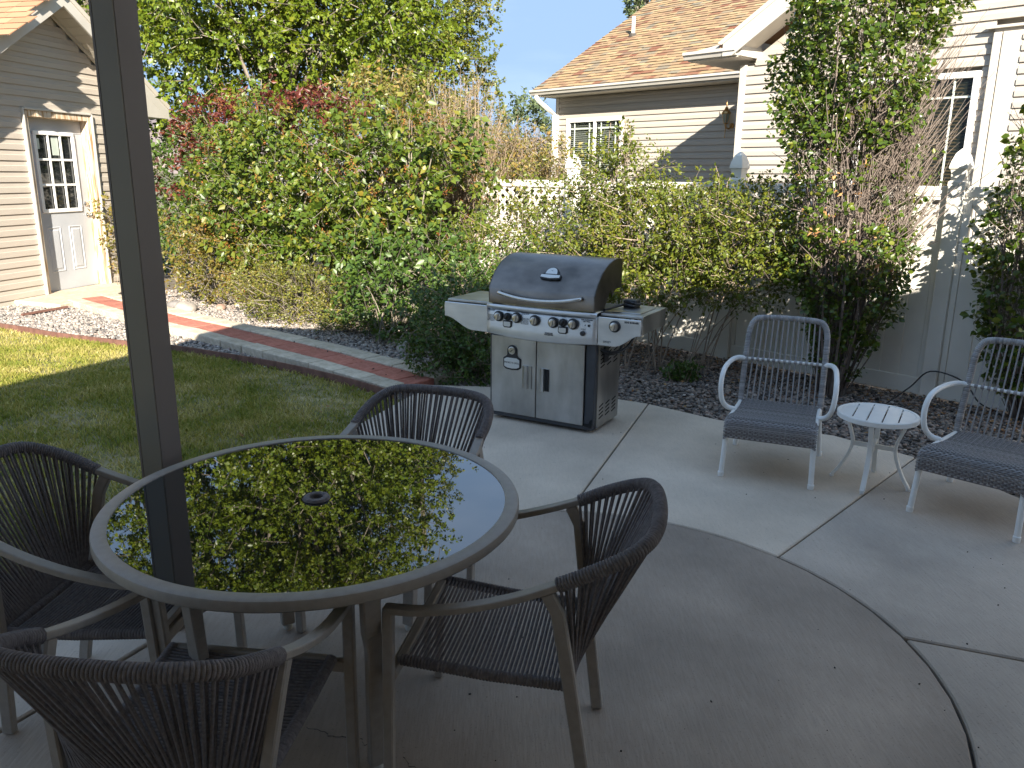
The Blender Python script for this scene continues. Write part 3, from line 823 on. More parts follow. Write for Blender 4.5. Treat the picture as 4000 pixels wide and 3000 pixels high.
door = MB().box((0.57, 0.13, 0.59), (1.13, 0.045, 1.14)).box((0.09, 0.13, 1.72), (0.17, 0.045, 1.12)).box((1.05, 0.13, 1.72), (0.17, 0.045, 1.12)).box((0.57, 0.13, 2.38), (1.13, 0.045, 0.19)).build('door', M_door, shed)
fr = MB()
X0, X1, Z0, Z1 = 0.185, 0.955, 1.16, 2.29
for (c_, d_) in (((0.57, 0.10, Z0 + 0.02), (X1 - X0, 0.03, 0.055)), ((0.57, 0.10, Z1 - 0.02), (X1 - X0, 0.03, 0.055)), ((X0 + 0.02, 0.10, (Z0 + Z1) / 2), (0.055, 0.03, Z1 - Z0 - 0.09)), ((X1 - 0.02, 0.10, (Z0 + Z1) / 2), (0.055, 0.03, Z1 - Z0 - 0.09))):
    fr.box(c_, d_)
fr.build('window_frame', M_white, door, bevel=0.006)
gx0, gx1, gz0, gz1 = X0 + 0.048, X1 - 0.048, Z0 + 0.048, Z1 - 0.048
mw = 0.032; pw = (gx1 - gx0 - 2 * mw) / 3; ph = (gz1 - gz0 - 2 * mw) / 3
for i in range(2):
    MB().box((gx0 + pw * (i + 1) + mw * (i + 0.5), 0.102, (gz0 + gz1) / 2), (mw, 0.02, gz1 - gz0)).build('muntin', M_white, door, bevel=0.004)
for j in range(2):
    MB().box(((gx0 + gx1) / 2, 0.1035, gz0 + ph * (j + 1) + mw * (j + 0.5)), (gx1 - gx0, 0.018, mw)).build('muntin', M_white, door, bevel=0.004)
pane0 = None
for i in range(3):
    for j in range(3):
        if pane0 is None: pane0 = p_ = MB().box((0, 0, 0), (pw, 0.006, ph)).build('pane', M_glass, door)
        else: p_ = dup_part(pane0, door)
        p_.location = (gx0 + pw * (i + 0.5) + mw * i, 0.125, gz0 + ph * (j + 0.5) + mw * j)
MB().box((gx0 + pw * 1.62 + mw, 0.118, gz0 + ph * 2.55 + 2 * mw), (pw * 0.62, 0.004, ph * 0.8)).build('paper_sheet', M_blindw, door)
MB().box((gx0 + pw * 0.20, 0.118, gz0 + ph * 2.62 + 2 * mw), (pw * 0.28, 0.004, ph * 0.45)).build('paper_sheet', M_blindw, door)
for (xa, xb) in ((0.225, 0.487), (0.648, 0.910)):
    pz0, pz1 = 0.29, 0.95; rp = MB()
    def ring(i_): return [(xa + i_, pz0 + i_), (xb - i_, pz0 + i_), (xb - i_, pz1 - i_), (xa + i_, pz1 - i_)]
    lv = [(0.0, 0.109), (0.012, 0.098), (0.026, 0.1085), (0.04, 0.1085), (0.058, 0.099)]
    V = []; F = []
    for i_, y_ in lv: V += [(x, y_, z) for x, z in ring(i_)]
    for k in range(len(lv) - 1):
        for e_ in range(4): F.append((k * 4 + e_, k * 4 + (e_ + 1) % 4, k * 4 + 4 + (e_ + 1) % 4, k * 4 + 4 + e_))
    q = (len(lv) - 1) * 4; F.append((q, q + 1, q + 2, q + 3))
    rp.add(V, F).build('raised_panel', M_door, door)
MB().lathe([(0.036, 0.0), (0.036, 0.012), (0.026, 0.02), (0.024, 0.035), (0.0, 0.036)], 18, (1.055, 0.108, 1.262), 'y').build('deadbolt', M_chrome, door, smooth=40)
MB().lathe([(0.036, 0.0), (0.036, 0.008), (0.014, 0.02), (0.014, 0.05), (0.03, 0.06), (0.036, 0.08), (0.028, 0.095), (0.0, 0.098)], 18, (1.075, 0.108, 1.095), 'y').build('door_knob', M_chrome, door, smooth=50)
# roof: slabs, fascia, soffit boards, shingles
fy = -0.40
def slope_z(x, z0): return z0 - ss * abs(x - RX)
for sx, xe in ((-1, -1.66), (1, 2.575)):
    bm_ = MB().extrude([(RX, fy, 4.19), (xe, fy, slope_z(xe, 4.19)), (xe, fy, slope_z(xe, 4.12)), (RX, fy, 4.12)], (0, 4.9, 0))
    ro = bm_.build('roof', M_fascia, shed)
    MB().extrude([(RX, fy - 0.03, 4.16), (xe, fy - 0.03, slope_z(xe, 4.16)), (xe, fy - 0.03, slope_z(xe, 3.945)), (RX, fy - 0.03, 3.945)], (0, 0.03, 0)).build('fascia', M_fascia, shed)
    MB().extrude([(RX, fy - 0.045, 4.185), (xe - 0.02 * sx * -1, fy - 0.045, slope_z(xe, 4.185)), (xe, fy - 0.045, slope_z(xe, 4.11)), (RX, fy - 0.045, 4.11)], (0, 0.015, 0)).build('rake_trim', M_trim, shed)
    if sx < 0:
        L_ = (RX - xe) * math.sqrt(1 + ss * ss); s_ = 0; rr = random.Random(4)
        tilt = math.atan(ss)
        # eave-parallel rows run along y; s measured down from the ridge
        while s_ < L_:
            yy = fy - 0.05 - rr.uniform(0, 0.3)
            while yy < 4.4:
                wv = 0.33
                o = link_mesh('shingle', shingle_mesh(wv - 0.006, 0.20, 0.016, M_shedroof), ro)
                c_, n_ = math.cos(tilt), math.sin(tilt)
                # local x -> +y wall direction (away), local y -> upslope, local z -> outward normal
                up = Vector((c_, 0, n_)); nn = Vector((-n_, 0, c_)); ax = up.cross(nn)
                base = Vector((RX, 0, 4.195)) - up * (s_ + 0.17)
                Mt = Matrix(((ax.x, up.x, nn.x, base.x), (ax.y, up.y, nn.y, yy + wv / 2), (ax.z, up.z, nn.z, base.z), (0, 0, 0, 1)))
                o.matrix_local = Mt; yy += wv
                if yy > 2.2 and s_ > 1.0: break
            s_ += 0.17
    ns = 15 if sx > 0 else 3
    for k in range(ns):
        x0 = RX + sx * (0.03 + k * 0.135); x1 = RX + sx * (0.03 + k * 0.135 + 0.127)
        if abs(x1 - RX) > abs(xe - RX): break
        MB().hexa([(x0, fy, slope_z(x0, 4.03)), (x1, fy, slope_z(x1, 4.03)), (x1, 0.0, slope_z(x1, 4.03)), (x0, 0.0, slope_z(x0, 4.03)),
                   (x0, fy, slope_z(x0, 4.045)), (x1, fy, slope_z(x1, 4.045)), (x1, 0.0, slope_z(x1, 4.045)), (x0, 0.0, slope_z(x0, 4.045))]).build('soffit_board', M_trim, shed)
MB().bar([(RX + 0.03, -0.03, 4.0), (2.1, -0.03, slope_z(2.1, 3.98))], 0.03, 0.05).build('frieze_trim', M_trim, shed)
MB().extrude([(2.02, fy - 0.028, 2.60), (2.575, fy - 0.028, 2.60), (2.575, fy - 0.028, 2.66), (2.02, fy - 0.028, 2.95)], (0, 0.43, 0)).build('eave_return', M_fascia, shed)
MB().box((2.10, -0.02, 1.3), (0.10, 0.05, 2.9)).build('corner_trim', M_trim, shed, bevel=0.006)

# ------------------------------------------------------------------ patio cover, post, and the house wall behind the camera
def azp(p, a, k): return (p[0] + math.cos(a) * k, p[1] + math.sin(a) * k)
COR = (-2.14, 2.98)
RP = [COR, (3.48, 2.10), (5.2, 1.9), (5.2, -1.3), (-3.90, -1.3)]
cover = thing('patio_cover', 'tan patio roof overhead shading the table and chairs', 'patio cover', (0.0, 1.5, 0))
MB().prism([(x, y - 1.5) for x, y in RP][::-1], 2.96, 3.09).build('roof', M_ceil, cover)
MB().prism([(x * 0.97, (y - 1.5) * 0.96) for x, y in RP][::-1], 2.93, 2.958).build('ceiling', M_ceil, cover)
for a_, c_ in ((RP[0], RP[1]), (RP[1], RP[2]), (RP[4], RP[0])):
    MB().bar([(a_[0], a_[1] - 1.5, 2.995), (c_[0], c_[1] - 1.5, 2.995)], 0.03, 0.21).build('fascia', M_fascia, cover)
MB().bar([(-1.33, 1.36, 2.84), (5.0, 0.30, 2.84)], 0.12, 0.18).build('beam', M_ceil, cover)
hwall = thing('house_wall', 'tan house wall behind the covered patio', 'wall', (0.5, -1.4, 0))
MB().box((0.6, 0, 1.62), (9.2, 0.14, 3.24)).build('wall', M_siding, hwall)

PRZ = math.radians(-20.4)
post = thing('patio_post', 'dark taupe boxed patio roof post standing behind the round table', 'post', (-1.328, 2.87, 0), PRZ)
# post frame: corner towards the viewer
h = 2.75
pc = 0.0500
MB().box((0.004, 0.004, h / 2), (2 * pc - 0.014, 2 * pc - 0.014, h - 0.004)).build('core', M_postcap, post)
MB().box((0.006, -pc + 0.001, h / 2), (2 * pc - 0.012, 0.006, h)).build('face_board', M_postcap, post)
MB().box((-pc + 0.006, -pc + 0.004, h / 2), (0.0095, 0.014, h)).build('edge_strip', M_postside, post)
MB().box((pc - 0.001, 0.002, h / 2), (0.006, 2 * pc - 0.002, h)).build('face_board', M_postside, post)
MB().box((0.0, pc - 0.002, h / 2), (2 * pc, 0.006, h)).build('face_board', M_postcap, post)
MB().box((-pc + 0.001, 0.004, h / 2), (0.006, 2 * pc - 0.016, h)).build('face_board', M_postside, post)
# ------------------------------------------------------------------ dining table
M_bronze = mat('bronze_metal', (0.27, 0.238, 0.205), (0.31, 0.275, 0.238), rough=0.42, scale=40, spec=0.5, bump=0.25, bscale=500, rvar=0.06)
M_rope = mat('dark_rope', (0.14, 0.125, 0.125), (0.20, 0.18, 0.18), rough=0.85, scale=90, stretch=(1, 1, 1), spec=0.25, bump=0.6, bscale=420, island=0.12)
M_tglass = mat('smoked_glass', (0.006, 0.0075, 0.0085), rough=0.012, scale=3, spec=1.0, coat=0.75)
M_tglass.node_tree.nodes['Principled BSDF'].inputs['Coat Roughness'].default_value = 0.01
M_tglass.node_tree.nodes['Principled BSDF'].inputs['IOR'].default_value = 1.55
M_foot = mat('clear_glide', (0.45, 0.44, 0.40), rough=0.4)
table = thing('dining_table', 'large round dining table with dark reflective glass top and bronze rim', 'table', (-0.6385, 2.4532, 0))
TZ = 0.72
MB().lathe([(0.6185, TZ - 0.007), (0.6205, TZ - 0.001), (0.626, TZ), (0.655, TZ), (0.6625, TZ - 0.003), (0.6655, TZ - 0.010), (0.6655, TZ - 0.030), (0.660, TZ - 0.036), (0.618, TZ - 0.036), (0.6145, TZ - 0.03), (0.6145, TZ - 0.012), (0.6185, TZ - 0.007)], 128).build('rim', M_bronze, table, smooth=35)
MB().lathe([(0.030, TZ - 0.012), (0.030, TZ - 0.0045), (0.6205, TZ - 0.0045), (0.6205, TZ - 0.012), (0.030, TZ - 0.012)], 128).build('glass_top', M_tglass, table, smooth=35)
MB().lathe([(0.022, TZ - 0.03), (0.022, TZ + 0.004), (0.028, TZ + 0.0075), (0.040, TZ + 0.005), (0.045, TZ - 0.003), (0.03, TZ - 0.004), (0.03, TZ - 0.03), (0.022, TZ - 0.03)], 40).build('umbrella_ring', M_rope, table, smooth=40)
for a_t, a_k, a_b in ((-64, -61, -58), (-108, -118, -122), (64, 61, 58), (116, 119, 122)):
    R_ = lambda a, r, z: (r * math.cos(math.radians(a)), r * math.sin(math.radians(a)), z)
    l_ = MB().bar([R_(a_t, 0.615, TZ - 0.036), R_(a_k, 0.515, 0.505), R_((a_k + a_b) / 2, 0.50, 0.44), R_(a_b, 0.455, 0.02)], 0.052, 0.034, up=R_(a_b, 1, 0)).build('leg', M_bronze, table, bevel=0.004)
    MB().lathe([(0.0, 0.0), (0.017, 0.0), (0.019, 0.012), (0.015, 0.024)], 14, R_(a_b, 0.455, 0.0)).build('foot', M_foot, l_, smooth=40)
MB().lathe([(0.57, TZ - 0.037), (0.57, TZ - 0.055), (0.545, TZ - 0.055), (0.545, TZ - 0.037), (0.57, TZ - 0.037)], 64).build('support_ring', M_bronze, table, smooth=35)

# ------------------------------------------------------------------ rope dining chair
def ridged(path, r, pitch, amp, n=10, sub=6):
    """Rope wound round a bar: a tube whose radius ripples along its length."""
    L_ = sum((b - a).length for a, b in zip(path, path[1:]))
    k = max(4, int(L_ / pitch)) * sub
    p = resample(path, k + 1)
    rr = [r - amp + amp * abs(math.sin(math.pi * i / sub)) ** 0.6 for i in range(k + 1)]
    return p, rr

def make_dining_chair(label):
    c = thing('dining_chair', label, 'chair', (0, 0, 0), 0, 'rope dining chairs round the glass table')
    wr, bc = (0.287, -0.131, 0.712), (0.235, -0.335, 0.808)
    right = [(0.288, 0.345, 0.592), (0.294, 0.24, 0.600), (0.300, 0.11, 0.628), (0.297, -0.02, 0.668), wr, (0.284, -0.215, 0.752), (0.262, -0.30, 0.79), (0.215, -0.355, 0.815), (0.13, -0.382, 0.823), (0.0, -0.39, 0.825)]
    full = right + [(-x, y, z) for x, y, z in right[-2::-1]]
    rail = cr_path(full, 7)
    iw = 4 * 7; n_ = len(rail)
    # flat arm bars, front ends down to the front legs
    for sgn in (0, 1):
        seg = rail[:iw + 3] if sgn == 0 else rail[n_ - iw - 3:]
        MB().bar(seg, 0.036, 0.020).build('arm', M_bronze, c, bevel=0.004, seg=2)
    mid = rail[iw:n_ - iw]
    p, rr = ridged(mid, 0.0215, 0.0088, 0.0035, n=10, sub=5)
    MB().tube(p, rr, 10).build('top_rail', M_rope, c, smooth=60)
    for s in (1, -1):
        MB().bar([(s * 0.288, 0.333, 0.592), (s * 0.283, 0.340, 0.38), (s * 0.275, 0.351, 0.0)], 0.032, 0.030, up=(0, 1, 0)).build('leg', M_bronze, c, bevel=0.004)
        MB().bar([(s * 0.288, -0.105, 0.690), (s * 0.284, -0.135, 0.63), (s * 0.243, -0.172, 0.36), (s * 0.206, -0.222, 0.0)], 0.028, 0.038, up=(0, 1, 0.1)).build('leg', M_bronze, c, bevel=0.004)
    MB().bar([(-0.272, 0.335, 0.375), (0.272, 0.335, 0.375)], 0.024, 0.036).build('front_stretcher', M_bronze, c, bevel=0.003)
    # seat frame: side rails wound with rope
    sf, sb = (0.238, 0.318, 0.405), (0.226, -0.160, 0.374)
    for s in (1, -1):
        pth = resample([Vector((s * sf[0], sf[1], sf[2])), Vector((s * (sf[0] + sb[0]) / 2, 0.07, 0.382)), Vector((s * sb[0], sb[1], sb[2]))], 24)
        p, rr = ridged(pth, 0.0175, 0.0095, 0.0032, sub=4)
        MB().tube(p, rr, 8).build('seat_rail', M_rope, c, smooth=60)
        MB().bar([(s * 0.230, -0.165, 0.374), (s * 0.243, -0.172, 0.372)], 0.03, 0.03).build('seat_bracket', M_bronze, c)
    MB().bar([(-0.238, 0.318, 0.400), (0.238, 0.318, 0.400)], 0.024, 0.024).build('seat_front_bar', M_bronze, c, bevel=0.003)
    p, rr = ridged(resample([Vector((-0.226, -0.165, 0.372)), Vector((0.226, -0.165, 0.372))], 20), 0.015, 0.0095, 0.003, sub=4)
    MB().tube(p, rr, 8).build('back_bottom_rail', M_rope, c, smooth=60)
    n_c = 36
    for k in range(n_c):
        f = (k + 0.5) / n_c
        v = 0.300 + (-0.145 - 0.300) * f; z = 0.412 - 0.026 * math.sin(f * math.pi / 2) - 0.010 * f
        w = 0.238 + (0.226 - 0.238) * f
        sag = 0.008
        MB().tube([(-w, v, z), (-w * 0.5, v, z - sag * 0.75), (0, v + rnd.uniform(-.0015, .0015), z - sag), (w * 0.5, v, z - sag * 0.75), (w, v, z)], 0.0046, 5, caps=False).build('seat_cord', M_rope, c, smooth=80)
    mm = resample(mid, 200); nb = 74
    for k in range(nb):
        f = (k + 0.6) / (nb + 0.2)
        f2 = f
        q = mm[min(199, int(f2 * 199))]
        ub = 0.222 * (1 - 2 * f) * (1 + 0.0 * f)
        bot = Vector((max(-0.218, min(0.218, ub * 1.02)), -0.165 - 0.010, 0.374))
        off_ = (0.012 if k % 2 else -0.012)
        nrm = Vector((q.x, (q.y + 0.1), 0)); nrm = nrm.normalized() if nrm.length > 0 else Vector((0, -1, 0))
        top = q + nrm * off_ * 0.8
        MB().tube([top, top.lerp(bot, 0.5) + Vector((rnd.uniform(-.002, .002), rnd.uniform(-.002, .002), 0)), bot], 0.0047, 5, caps=False).build('back_cord', M_rope, c, smooth=80)
    return c
ch_poses = [(0.045, 2.201, 169.85, 'dark rope dining chair standing clear at the right of the glass table'),
            (-1.368, 2.402, -3.95, 'dark rope dining chair pushed in at the left of the table beside the post'),
            (-0.781, 1.733, 83.3, 'dark rope dining chair in the front left corner with its back to us'),
            (-0.444, 3.052, -109.5, 'dark rope dining chair on the far side of the table before the grill')]
ch0 = make_dining_chair(ch_poses[0][3])
for i, (x, y, a, lb) in enumerate(ch_poses):
    o = ch0 if i == 0 else copy_tree(ch0)
    o['label'] = lb
    o.location = (x, y, 0.002); o.rotation_euler = (0, 0, math.radians(a - 90))

# ------------------------------------------------------------------ white lounge chairs with grey weave
M_wmetal = mat('white_metal', (0.74, 0.74, 0.72), (0.78, 0.78, 0.76), rough=0.35, scale=20, spec=0.5)
M_wicker = ramp_mat('grey_wicker', [(0, (0.21, 0.20, 0.20)), (0.5, (0.28, 0.27, 0.27)), (1, (0.35, 0.34, 0.34))], 'island', rough=0.55, spec=0.4, bump=0.3, bscale=300)
def make_lounge(label):
    c = thing('lounge_chair', label, 'chair', (0, 0, 0), 0, 'white framed woven lounge chairs')
    zs, zb = 0.355, 0.335
    # back hoop (grey wrapped), bottom hidden in the seat
    hoop = [(-0.245, -0.235, 0.33), (-0.245, -0.265, 0.45), (-0.243, -0.315, 0.65), (-0.238, -0.35, 0.78), (-0.215, -0.368, 0.845), (-0.165, -0.376, 0.868), (0.0, -0.386, 0.872), (0.165, -0.376, 0.868), (0.215, -0.368, 0.845), (0.238, -0.35, 0.78), (0.243, -0.315, 0.65), (0.245, -0.265, 0.45), (0.245, -0.235, 0.33)]
    hp = cr_path(hoop, 6)
    p, rr = ridged(hp, 0.0195, 0.0105, 0.0022, sub=4)
    MB().tube(p, rr, 10).build('back_frame', M_wicker, c, smooth=60)
    MB().tube([(-0.245, -0.305, 0.605), (0.245, -0.305, 0.605)], 0.0095, 10).build('back_bar', M_wmetal, c, smooth=50)
    for k in range(13):
        f = (k + 0.5) / 13; xt = -0.205 + 0.41 * f; xb = -0.225 + 0.45 * f
        MB().tube([(xb, -0.235, 0.345), (xb * 0.55 + xt * 0.45, -0.318, 0.605), (xt, -0.374, 0.862 if abs(xt) < 0.18 else 0.852)], 0.0048, 6, caps=False).tube([((xb * .55 + xt * .45) - 0.009, -0.306, 0.605), ((xb * .55 + xt * .45) + 0.009, -0.306, 0.605)], 0.0125, 8).build('back_strand', M_wicker, c, smooth=60)
    for s in (1, -1):
        arm = cr_path([(s * 0.245, -0.300, 0.605), (s * 0.285, -0.27, 0.612), (s * 0.312, -0.17, 0.612), (s * 0.325, -0.02, 0.600), (s * 0.330, 0.055, 0.560), (s * 0.330, 0.085, 0.49), (s * 0.318, 0.08, 0.41), (s * 0.29, 0.05, 0.362), (s * 0.245, 0.03, 0.345)], 7)
        MB().tube(arm, 0.0155, 12).build('arm', M_wmetal, c, smooth=60)
        l_ = MB().tube([(s * 0.245, 0.275, 0.34), (s * 0.257, 0.32, 0.0)], [0.0165, 0.0155], 14).build('leg', M_wmetal, c, smooth=50)
        MB().lathe([(0.0, 0.0), (0.018, 0.0), (0.0185, 0.028), (0.0165, 0.030)], 14, (s * 0.257, 0.32, 0.0)).build('foot', M_wmetal, l_, smooth=40)
        l_ = MB().tube([(s * 0.240, -0.245, 0.35), (s * 0.265, -0.325, 0.0)], [0.0165, 0.0155], 14).build('leg', M_wmetal, c, smooth=50)
        MB().lathe([(0.0, 0.0), (0.018, 0.0), (0.0185, 0.028), (0.0165, 0.030)], 14, (s * 0.265, -0.325, 0.0)).build('foot', M_wmetal, l_, smooth=40)
        MB().tube([(s * 0.25, 0.28, 0.335), (s * 0.243, -0.24, 0.33)], 0.014, 8).build('seat_side_tube', M_wmetal, c, smooth=50)
    # woven seat: a sheet of real strands running side to side, over and under lengthwise ribs, rolling down over the front
    prof = cr_path([(0, -0.25, 0.345), (0, -0.10, 0.338), (0, 0.08, 0.345), (0, 0.22, 0.366), (0, 0.285, 0.360), (0, 0.312, 0.33), (0, 0.315, 0.29), (0, 0.312, 0.252)], 8)
    rows = resample(prof, 62); w_b = MB(); ribs = 17
    for i, q in enumerate(rows):
        a = rows[max(0, i - 1)]; b_ = rows[min(len(rows) - 1, i + 1)]; tv = (b_ - a).normalized(); nv = Vector((0, -tv.z, tv.y))
        pts = []
        hw_ = 0.262 if q.y > 0.05 else 0.255
        for k in range(ribs * 2 + 1):
            f = k / (ribs * 2); x = -hw_ + 2 * hw_ * f
            ed_ = max(0, abs(x) - 0.215) / 0.047; drop = -0.022 * ed_ ** 2
            ph = math.cos(math.pi * k + math.pi * i) if k % 1 == 0 else 0
            pts.append(q + nv * (0.0042 * ph) + Vector((x, 0, drop)))
        w_b.bar(pts, 0.0074, 0.0030, up=tuple(nv))
    tag(w_b.build('seat_weave', M_wicker, c), kind='stuff')
    under = MB(); prr = resample(prof, 16)
    for k in range(ribs):
        x = -0.25 + 0.5 * (k + 0.5) / ribs
        under.bar([p_ + Vector((x, 0, -0.001 - 0.02 * (max(0, abs(x) - 0.215) / 0.047) ** 2)) for p_ in prr], 0.007, 0.003)
    tag(under.build('seat_ribs', M_wicker, c), kind='stuff')
    pl = MB(); pp = resample(prof, 14)
    V = []; 
    for p_ in pp: V += [(-0.25, p_.y, p_.z - 0.010), (0.25, p_.y, p_.z - 0.010)]
    pl.add(V, [(2 * i, 2 * i + 1, 2 * i + 3, 2 * i + 2) for i in range(len(pp) - 1)])
    pl.build('seat_webbing', M_rope, c)
    return c
def pose_from_feet(o, fl, fr, bl, scale=1.0):   # image-left/right front feet and image-left rear foot
    fm = Vector(((fl[0] + fr[0]) / 2, (fl[1] + fr[1]) / 2, 0)); r = Vector((fl[0] - fr[0], fl[1] - fr[1], 0)).normalized()   # chair's right = image left
    f = Vector((-r.y, r.x, 0))
    o.rotation_euler = (0, 0, math.atan2(f.y, f.x) - math.pi / 2)
    o.location = fm - f * 0.32 + Vector((0, 0, 0.001))
l0 = make_lounge('white framed lounge chair with grey woven seat, left of the small side table')
l1 = copy_tree(l0); l1['label'] = 'white framed lounge chair with grey woven seat, cut by the right edge of the view'
pose_from_feet(l0, (1.268, 4.567), (1.741, 4.362), (1.469, 5.177))
pose_from_feet(l1, (2.173, 4.054), (2.525, 3.69), (2.569, 4.526))

# ------------------------------------------------------------------ small white slatted side table
st = thing('side_table', 'small round white slatted side table between the two lounge chairs', 'table', (2.13, 4.475, 0), math.radians(0))
R0, ZT = 0.222, 0.434
MB().lathe([(R0 - 0.022, ZT - 0.002), (R0 - 0.018, ZT), (R0 - 0.004, ZT), (R0, ZT - 0.004), (R0, ZT - 0.028), (R0 - 0.004, ZT - 0.032), (R0 - 0.022, ZT - 0.032), (R0 - 0.022, ZT - 0.002)], 72).build('rim', M_wmetal, st, smooth=35)
sa = math.radians(60)   # slots run towards the viewer's left
ex_, ey_ = Vector((math.cos(sa), math.sin(sa), 0)), Vector((-math.sin(sa), math.cos(sa), 0))
nS = 5; wS = 2 * (R0 - 0.021) / nS; gap = 0.009
for k in range(nS):
    a = -(R0 - 0.021) + k * wS + (gap / 2 if k else 0); b2 = -(R0 - 0.021) + (k + 1) * wS - (gap / 2 if k < nS - 1 else 0)
    rr_ = R0 - 0.021; P = []
    for i in range(9):
        v = a + (b2 - a) * i / 8; P.append((v, math.sqrt(max(0, rr_ * rr_ - v * v))))
    for i in range(9):
        v = b2 + (a - b2) * i / 8; P.append((v, -math.sqrt(max(0, rr_ * rr_ - v * v))))
    # shorten inner slots so that the ends join the ring
    poly = [tuple((ex_ * u + ey_ * v).xy) for v, u in P]
    MB().prism(poly, ZT - 0.012, ZT - 0.003).build('slat', M_wmetal, st)
MB().lathe([(R0 - 0.06, ZT - 0.013), (R0 - 0.02, ZT - 0.013), (R0 - 0.02, ZT - 0.030), (R0 - 0.06, ZT - 0.030), (R0 - 0.06, ZT - 0.013)], 48).build('under_ring', M_wmetal, st)
feet = [(1.958, 4.582), (2.006, 4.296), (2.300, 4.353), (2.216, 4.645)]
for k, (fx, fy_) in enumerate(feet):
    dx, dy = fx - 2.13, fy_ - 4.475; rf = 0.212; an = math.atan2(dy, dx); an = {0: math.radians(148), 1: math.radians(236), 2: math.radians(-36), 3: math.radians(60)}[k]
    c_, s_ = math.cos(an), math.sin(an)
    pth = cr_path([(0.165 * c_, 0.165 * s_, ZT - 0.03), (0.150 * c_, 0.150 * s_, ZT - 0.08), (0.120 * c_, 0.120 * s_, 0.26), (0.125 * c_, 0.125 * s_, 0.19), (0.165 * c_, 0.165 * s_, 0.09), (rf * c_, rf * s_, 0.012)], 6)
    l_ = MB().bar(pth, 0.028, 0.018, up=(c_, s_, 0.01)).build('leg', M_wmetal, st, bevel=0.003)
    MB().lathe([(0.0, 0.0), (0.012, 0.0), (0.013, 0.012)], 12, (rf * c_, rf * s_, 0)).build('foot', M_wmetal, l_)
for an in (math.radians(148), math.radians(60)):
    c_, s_ = math.cos(an), math.sin(an)
    MB().bar([(0.12 * c_, 0.12 * s_, 0.232 if an < 2 else 0.2305), (-0.12 * c_, -0.12 * s_, 0.232 if an < 2 else 0.2305)], 0.016, 0.026).build('stretcher', M_wmetal, st)

# ------------------------------------------------------------------ gas grill
M_steel = mat('stainless', (0.36, 0.355, 0.345), (0.50, 0.495, 0.485), rough=0.36, metal=1.0, scale=5, stretch=(1.5, 1.5, 0.5), detail=8, big=0.14, big_scale=5, bump=0.12, bscale=160, bstretch=(0.05, 1, 6), rvar=0.10)
M_lid = mat('lid_steel', (0.13, 0.12, 0.115), (0.24, 0.215, 0.195), rough=0.34, metal=1.0, scale=6, stretch=(0.6, 1, 1), big=0.22, big_scale=4, bump=0.10, bscale=160, bstretch=(0.05, 1, 6), rvar=0.08)
M_panel = mat('panel_steel', (0.60, 0.61, 0.62), (0.72, 0.73, 0.74), rough=0.40, metal=0.75, scale=6, stretch=(0.5, 1, 2), big=0.07, big_scale=6, bump=0.08, bscale=200, bstretch=(0.05, 1, 5))
M_black = mat('black_plastic', (0.016, 0.016, 0.018), (0.024, 0.024, 0.026), rough=0.42, scale=20)
M_charcoal = mat('charcoal_paint', (0.035, 0.038, 0.045), (0.05, 0.054, 0.062), rough=0.45, scale=10, big=0.15)
M_badge = mat('badge_plate', (0.66, 0.67, 0.66), rough=0.35, metal=0.3, scale=10)
M_ink = mat('print_ink', (0.03, 0.03, 0.035), rough=0.6)
GO = Vector((0.206, 5.546, 0)); GRZ = math.atan2(-0.490, 0.872)
grill = thing('gas_grill', 'stainless steel gas grill with side shelves and two door cabinet', 'grill', GO, GRZ)
W2 = 0.415; DEP = 0.44
# cabinet: charcoal frame, side panels with louvres, doors
MB().box((0, 0.02, 0.062), (2 * W2 - 0.01, 0.05, 0.075)).build('base_rail', M_charcoal, grill, bevel=0.004)
MB().box((0, DEP / 2, 0.05), (2 * W2 - 0.02, DEP - 0.03, 0.03)).build('bottom_shelf', M_charcoal, grill)
for s in (-1, 1):
    MB().box((s * (W2 - 0.033 if s > 0 else W2 - 0.014), 0.018, 0.36), (0.072 if s > 0 else 0.034, 0.052, 0.60)).build('corner_post', M_charcoal, grill, bevel=0.006)
    sp = MB().box((s * (W2 - 0.002), DEP / 2 + 0.022, 0.345), (0.012, DEP - 0.05, 0.63)).build('side_panel', M_steel, grill)
    lv = MB()
    for (z0, n_) in ((0.475, 5), (0.105, 4)):
        for cx_ in (0.12, 0.235, 0.35):
            for k in range(n_):
                MB().bar([(s * (W2 + 0.0045), cx_ - 0.034, z0 + k * 0.028 - (0.012)), (s * (W2 + 0.0045), cx_ + 0.034, z0 + k * 0.028 + 0.0)], 0.004, 0.008).build('louvre', M_dark, sp)
MB().box((0, DEP - 0.004, 0.345), (2 * W2 - 0.03, 0.012, 0.63)).build('back_panel', M_steel, grill)
MB().box((0, 0.05, 0.64), (2 * W2 - 0.02, 0.10, 0.03)).build('cross_rail', M_charcoal, grill)
